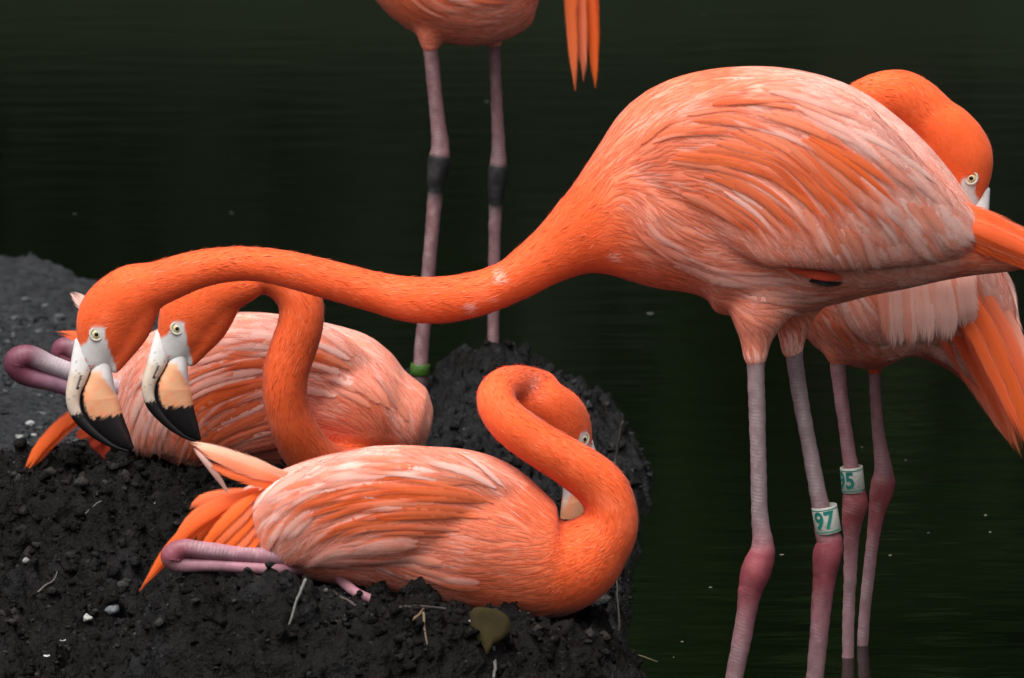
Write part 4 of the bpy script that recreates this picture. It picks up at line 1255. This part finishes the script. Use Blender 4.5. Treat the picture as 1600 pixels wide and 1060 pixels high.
Cb = Bird(YC, 'flamingo sitting on the rear nest with its neck arched and bill pointing down', (400, 745),
    [[(150, 645, 0, 30, 26), (200, 632, 0, 72, 50), (250, 622, 0, 104, 78), (310, 617, 0, 122, 104), (400, 615, 0, 127, 122), (490, 625, 0, 122, 124), (550, 640, 0, 118, 118), (588, 648, 0, 101, 102), (616, 654, 0, 76, 78)],
     *sym(C_wing)],
    [(372, 444, -.20, 31, 31), (402, 427, -.20, 31, 31), (440, 438, -.20, 31, 31), (468, 468, -.20, 34, 33), (470, 505, -.20, 35, 34), (458, 545, -.20, 36, 34), (446, 585, -.20, 35, 34), (447, 632, -.195, 34, 34), (464, 680, -.18, 36, 35), (494, 722, -.15, 40, 38), (535, 745, -.10, 48, 46), (568, 730, -.04, 52, 52)],
    Head((277, 513), YC - .235, .945, R(5.6)), C_guides, voxel=.0029)
Cb.dirt = W(300, 748, YC).z
Cb.coverts(7500)
Cb.down(12000)
Cb.bands([(560, 545, 420, 500, 18, 110, 11, 'pale'), (560, 575, 420, 520, 20, 160, 10, 'sweep'), (520, 600, 380, 545, 22, 170, 10, 'sweep'), (480, 630, 350, 580, 22, 170, 10, 'sweep'), (430, 655, 330, 620, 14, 130, 10, 'sweep'), (420, 500, 280, 525, 18, 120, 12, 'back'),
          (330, 540, 240, 580, 18, 120, 12, 'covert'), (300, 590, 220, 630, 18, 110, 11, 'covert'), (480, 685, 380, 690, 16, 110, 12, 'plume'), (640, 640, 560, 590, 14, 80, 11, 'back')], far=.3)
# tail and raised wing tip on the left
Cb.quill('flight_feather', [(230, 540, -.04), (185, 512, -.045), (148, 488, -.05), (110, 458, -.05)], 17, PEACH, PALE, normal=(.1, -1, .6), tip=6, edge=.5)
Cb.quill('flight_feather', [(230, 560, -.02), (180, 540, -.02), (140, 530, -.02), (88, 520, -.02)], 16, DEEP, NECK, normal=(.1, -1, .6), tip=3)
tailsC = [((190, 640), (120, 648), (70, 690), (38, 738), 13, NECK, DEEP), ((190, 650), (125, 655), (80, 692), (52, 728), 12, NECK, DEEP), ((190, 645), (140, 648), (100, 662), (72, 690), 13, DEEP, DEEP), ((195, 660), (150, 668), (132, 676), (118, 684), 13, RED * 1.5, NECK),
          ((200, 660), (160, 680), (150, 690), (142, 700), 12, RED, RED), ((210, 670), (175, 695), (180, 715), (196, 738), 16, RED, RED), ((205, 655), (165, 690), (168, 708), (185, 728), 15, RED * 1.3, RED), ((195, 645), (150, 670), (150, 690), (165, 712), 15, RED * 1.5, RED)]
for i, (a, b_, c_, d_, w_, k0, k1) in enumerate(tailsC):
    Cb.quill('tail_feather', [(*a, -.02 + .004 * i), (*b_, -.03 + .005 * i), (*c_, -.03 + .005 * i), (*d_, -.03 + .005 * i)], w_, k0, k1, normal=(-.2, -1, .35), tip=4)
LC = np.array([.36, .30, .33]); KC = np.array([.13, .032, .055]); LC2 = np.array([.19, .095, .135])
cC = [(0, LC, 1), (2, LC, 1), (3, KC, .1), (4, KC, .1), (5, KC * 1.1, .1), (6, LC2, .3), (8, LC2, .3)]
Cb.leg([(230, 622, -.03, 14), (150, 596, -.05, 14), (80, 570, -.06, 15), (46, 557, -.062, 18), (27, 566, -.06, 21), (40, 586, -.06, 17), (90, 601, -.06, 13), (160, 625, -.05, 14), (240, 650, -.03, 14)], cC)
Cb.leg([(240, 600, .06, 14), (180, 575, .06, 15), (135, 555, .06, 17), (104, 544, .06, 18), (94, 553, .06, 15), (110, 568, .06, 16), (150, 585, .06, 14), (200, 605, .06, 14), (250, 630, .06, 14)], cC)

# ---------------------------------------------------------------- D: standing behind A, preening
YD = 8.06
D_guides = [
    (1230, 440, .7, .5, 34, 10, 'breast'), (1260, 520, .7, .6, 34, 10, 'flank'), (1260, 340, .9, -.4, 40, 11, 'mantle'), (1340, 300, 1, 0, 46, 12, 'scap'), (1430, 320, .9, .5, 50, 13, 'scap'), (1500, 380, .7, .9, 56, 14, 'pale'), (1560, 460, .35, 1, 56, 14, 'pale'),
    (1320, 430, .6, .8, 50, 13, 'covert'), (1390, 440, .3, 1, 60, 16, 'covert'), (1450, 450, .2, 1, 66, 18, 'pale'), (1500, 470, .2, 1, 66, 18, 'covert'), (1320, 510, .4, .9, 50, 13, 'flank'), (1390, 510, .2, 1, 56, 16, 'pale'), (1470, 520, .15, 1, 56, 17, 'pale'),
    (1290, 560, .8, .4, 36, 10, 'belly'), (1340, 568, 1, .2, 36, 10, 'red'), (1380, 575, 1, .1, 40, 11, 'red'), (1430, 565, 1, .1, 40, 11, 'red'), (1460, 570, 1, .1, 44, 11, 'red'), (1530, 590, .6, .8, 50, 12, 'tail'), (1570, 650, .5, .9, 50, 12, 'tail'),
]
D_wing = [(1270, 400, -.06, 70, 26), (1340, 400, -.085, 110, 32), (1410, 420, -.095, 125, 34), (1470, 450, -.080, 100, 30), (1520, 490, -.05, 70, 24), (1550, 540, -.025, 45, 18)]
D = Bird(YD, 'flamingo standing behind the stretched out bird, head turned back to preen', (1335, 1020),
    [[(1210, 440, 0, 70, 60), (1260, 430, 0, 110, 90), (1330, 430, 0, 142, 118), (1410, 440, 0, 142, 118), (1475, 470, 0, 112, 92), (1525, 525, 0, 76, 60), (1560, 590, 0, 46, 36), (1585, 650, 0, 26, 22)],
     *sym(D_wing),
     [(1305, 500, -.03, 46, 44), (1306, 542, -.035, 24, 24), (1308, 566, -.035, 13, 13)],
     [(1365, 520, .03, 46, 44), (1366, 560, .035, 18, 18), (1367, 586, .035, 10, 10)]],
    [(1466, 196, .02, 42, 36), (1430, 166, .02, 45, 38), (1398, 151, .02, 43, 40), (1350, 165, .03, 40, 40), (1300, 210, .04, 38, 38), (1262, 270, .05, 37, 37), (1232, 340, .04, 42, 42), (1225, 400, .01, 60, 56)],
    Head((1517, 278), YD - .005, 1.0, R(-13), True, drop=14), D_guides)
D.coverts(6000)
D.down(8000)
D.bands([(1280, 340, 1420, 320, 16, 140, 11, 'sweep'), (1300, 400, 1500, 400, 26, 110, 14, 'covert'), (1300, 440, 1510, 440, 28, 90, 16, 'pale'), (1330, 470, 1500, 470, 22, 75, 17, 'pale'), (1280, 480, 1340, 500, 8, 70, 12, 'flank')], far=.3)
tailsD = [((1500, 440), (1545, 520), (1585, 610), (1615, 720), 22, NECK, DEEP), ((1490, 470), (1530, 550), (1570, 630), (1598, 716), 20, DEEP, CORAL), ((1480, 500), (1515, 560), (1555, 630), (1586, 704), 18, NECK, ORANGE), ((1470, 530), (1505, 575), (1545, 635), (1580, 694), 17, RED * 1.6, PEACH),
          ((1510, 430), (1560, 500), (1600, 590), (1630, 690), 20, CORAL, NECK), ((1530, 420), (1575, 500), (1610, 590), (1640, 680), 18, PEACH, PINK), ((1520, 410), (1565, 470), (1592, 540), (1625, 630), 20, PALE, PINK), ((1480, 450), (1520, 520), (1560, 600), (1600, 690), 16, DEEP, NECK), ((1545, 400), (1572, 440), (1585, 500), (1600, 560), 14, PALE, PALE)]
for i, (a, b_, c_, d_, w_, k0, k1) in enumerate(tailsD):
    z_ = [-.075, -.06, -.045, -.02, -.06, -.045, -.02, -.085, .0][i]
    D.quill('tail_feather', [(a[0] - 55, a[1] - 110, -.07), (a[0] - 20, a[1] - 40, -.092), (*b_, z_ - .005), (*c_, z_), (*d_, z_)], w_ * .82, k0, k1, normal=(.2, -1, .2), tip=5, edge=.15, base=.4)
for i in range(15):                                             # pale rounded coverts hanging over the tail base
    x_ = 1380 + 9.3 * i + rng.uniform(-4, 4); y_ = 350 + rng.uniform(-8, 8)
    D.quill('covert_feather', [(x_ - 10, y_, -.07), (x_ - 2, y_ + 65, -.118), (x_ + 3, y_ + 130, -.120 + .001 * max(0, i - 6)), (x_ + 5, y_ + 188 + rng.uniform(-14, 10) - .5 * (i - 7) ** 2 * (i > 7), -.112 + .002 * max(0, i - 6))], 17, PINK if i % 3 else PEACH, PALE if i % 4 else PINK, normal=(.1, -1, .15), tip=6, edge=.3, base=.2)
LD = np.array([.25, .115, .125]); KD = np.array([.24, .05, .055]); LD2 = np.array([.30, .165, .175])
cD = [(0, LD, .4), (3, LD, .6), (4, KD, .5), (6, KD, .6), (8, LD2, 1), (12, LD2, 1)]
D.leg([(1307, 550, -.035, 12.5), (1313, 610, -.035, 11), (1321, 670, -.035, 10.5), (1329, 725, -.035, 12), (1335, 770, -.035, 18), (1336, 788, -.035, 20), (1332, 812, -.035, 16.5), (1330, 850, -.035, 12), (1328, 910, -.035, 10), (1326, 960, -.035, 9.5), (1325, 1025, -.035, 9.5), (1323, 1090, -.035, 11), (1321, 1150, -.035, 11)], cD)
D.leg([(1367, 570, .035, 9.5), (1368, 620, .035, 8.8), (1373, 680, .035, 10), (1380, 730, .035, 14), (1380, 754, .035, 19), (1376, 774, .035, 18), (1370, 802, .035, 13), (1363, 850, .035, 10), (1356, 910, .035, 9.5), (1351, 960, .035, 9), (1348, 1010, .035, 9), (1346, 1070, .035, 9), (1343, 1130, .035, 9)], cD)
D.band(1332, 749, -.035, 18, 40, (4, 40), M_BAND, '95', -.72, 26)

# ---------------------------------------------------------------- E: standing on the back mound, mostly above the frame
YE = 9.44
E_guides = [(600, -120, .5, .6, 30, 10, 'breast'), (640, -20, .7, .6, 32, 10, 'breast'), (700, 50, 1, .1, 34, 10, 'belly'), (780, 50, 1, -.2, 34, 10, 'flank'), (820, 0, .9, -.4, 40, 11, 'belly'), (740, 10, 1, .1, 40, 11, 'flank'), (740, -120, 1, .4, 50, 12, 'scap'), (700, -200, 1, .1, 50, 12, 'mantle'), (820, -140, .9, .6, 50, 12, 'covert'), (900, -60, .5, .9, 40, 11, 'tail')]
E = Bird(YE, 'distant flamingo standing on the back mound with dark ankles and hanging tail', (660, 638),
    [[(590, -150, 0, 60, 55), (630, -110, 0, 104, 84), (690, -80, 0, 140, 104), (750, -80, 0, 150, 108), (810, -98, 0, 120, 92), (860, -100, 0, 76, 62), (900, -70, 0, 36, 34)],
     [(690, 0, -.03, 56, 44), (674, 40, -.03, 28, 28), (672, 75, -.03, 14, 14)],
     [(780, 0, .03, 46, 40), (774, 40, .035, 24, 24), (772, 72, .035, 11, 11)]],
    [(470, -560, 0, 30, 28), (515, -590, 0, 27, 27), (560, -570, 0, 27, 27), (575, -500, 0, 28, 28), (560, -410, 0, 30, 30), (540, -320, 0, 33, 33), (545, -230, 0, 40, 40), (585, -160, 0, 58, 54)],
    Head((400, -500), YE, .82), E_guides, voxel=.0042)
E.coverts(2600)
E.down(4000)
E.bands([(650, -150, 760, -170, 12, 130, 11, 'sweep'), (760, -150, 860, -110, 10, 100, 12, 'covert'), (640, -20, 800, -20, 12, 70, 10, 'flank')], far=.5)
tailsE = [((880, -90), (890, -40), (893, 40), (899, 142), 9, DEEP, ORANGE), ((890, -95), (905, -30), (910, 50), (912, 128), 8, ORANGE, CORAL), ((900, -90), (918, -30), (926, 50), (930, 138), 9, NECK, DEEP), ((905, -90), (925, -20), (930, 40), (932, 110), 7, NECK, NECK), ((885, -80), (896, -20), (901, 40), (905, 100), 9, NECK, CORAL)]
for i, (a, b_, c_, d_, w_, k0, k1) in enumerate(tailsE):
    E.quill('tail_feather', [(*a, -.02 + .006 * i), (*b_, -.03 + .008 * i), (*c_, -.03 + .008 * i), (*d_, -.03 + .008 * i)], w_ * 1.5, k0, k1, normal=(-.3, -1, .1), tip=3)
LE = np.array([.19, .095, .10]); 
cE = [(0, LE, .4), (3.3, LE, .8), (3.7, MUDC, .2), (6.1, MUDC, .2), (6.6, LE, .8), (10, LE, .8), (11, MUDC * 1.8, .3), (12, MUDC * 2, .3)]
E.leg([(671, 50, -.03, 12), (676, 110, -.03, 11.3), (683, 180, -.03, 11.3), (688, 228, -.03, 14), (686, 252, -.03, 17.5), (683, 276, -.03, 16), (681, 296, -.03, 12.5), (677, 340, -.03, 11), (670, 420, -.03, 10.5), (662, 510, -.03, 11), (657, 572, -.03, 11.5), (657, 605, -.03, 13), (661, 636, -.03, 10)], cE)
E.leg([(772, 50, .035, 10), (774, 110, .035, 9), (777, 180, .035, 9.5), (779, 240, .035, 11.5), (778, 268, .035, 15.5), (776, 292, .035, 14), (775, 315, .035, 11), (773, 360, .035, 9.5), (772, 430, .035, 9), (771, 500, .035, 9), (770, 560, .035, 9), (769, 590, .035, 10), (769, 612, .035, 9)], cE)
E.band(656, 577, -.03, 15, 17, (-2, 30), M_GREEN)
g1 = E.b
E.foot(661, 636, -.03, MUDC * 2.0, 50)
E.foot(769, 612, .035, MUDC * 2.0, 50)
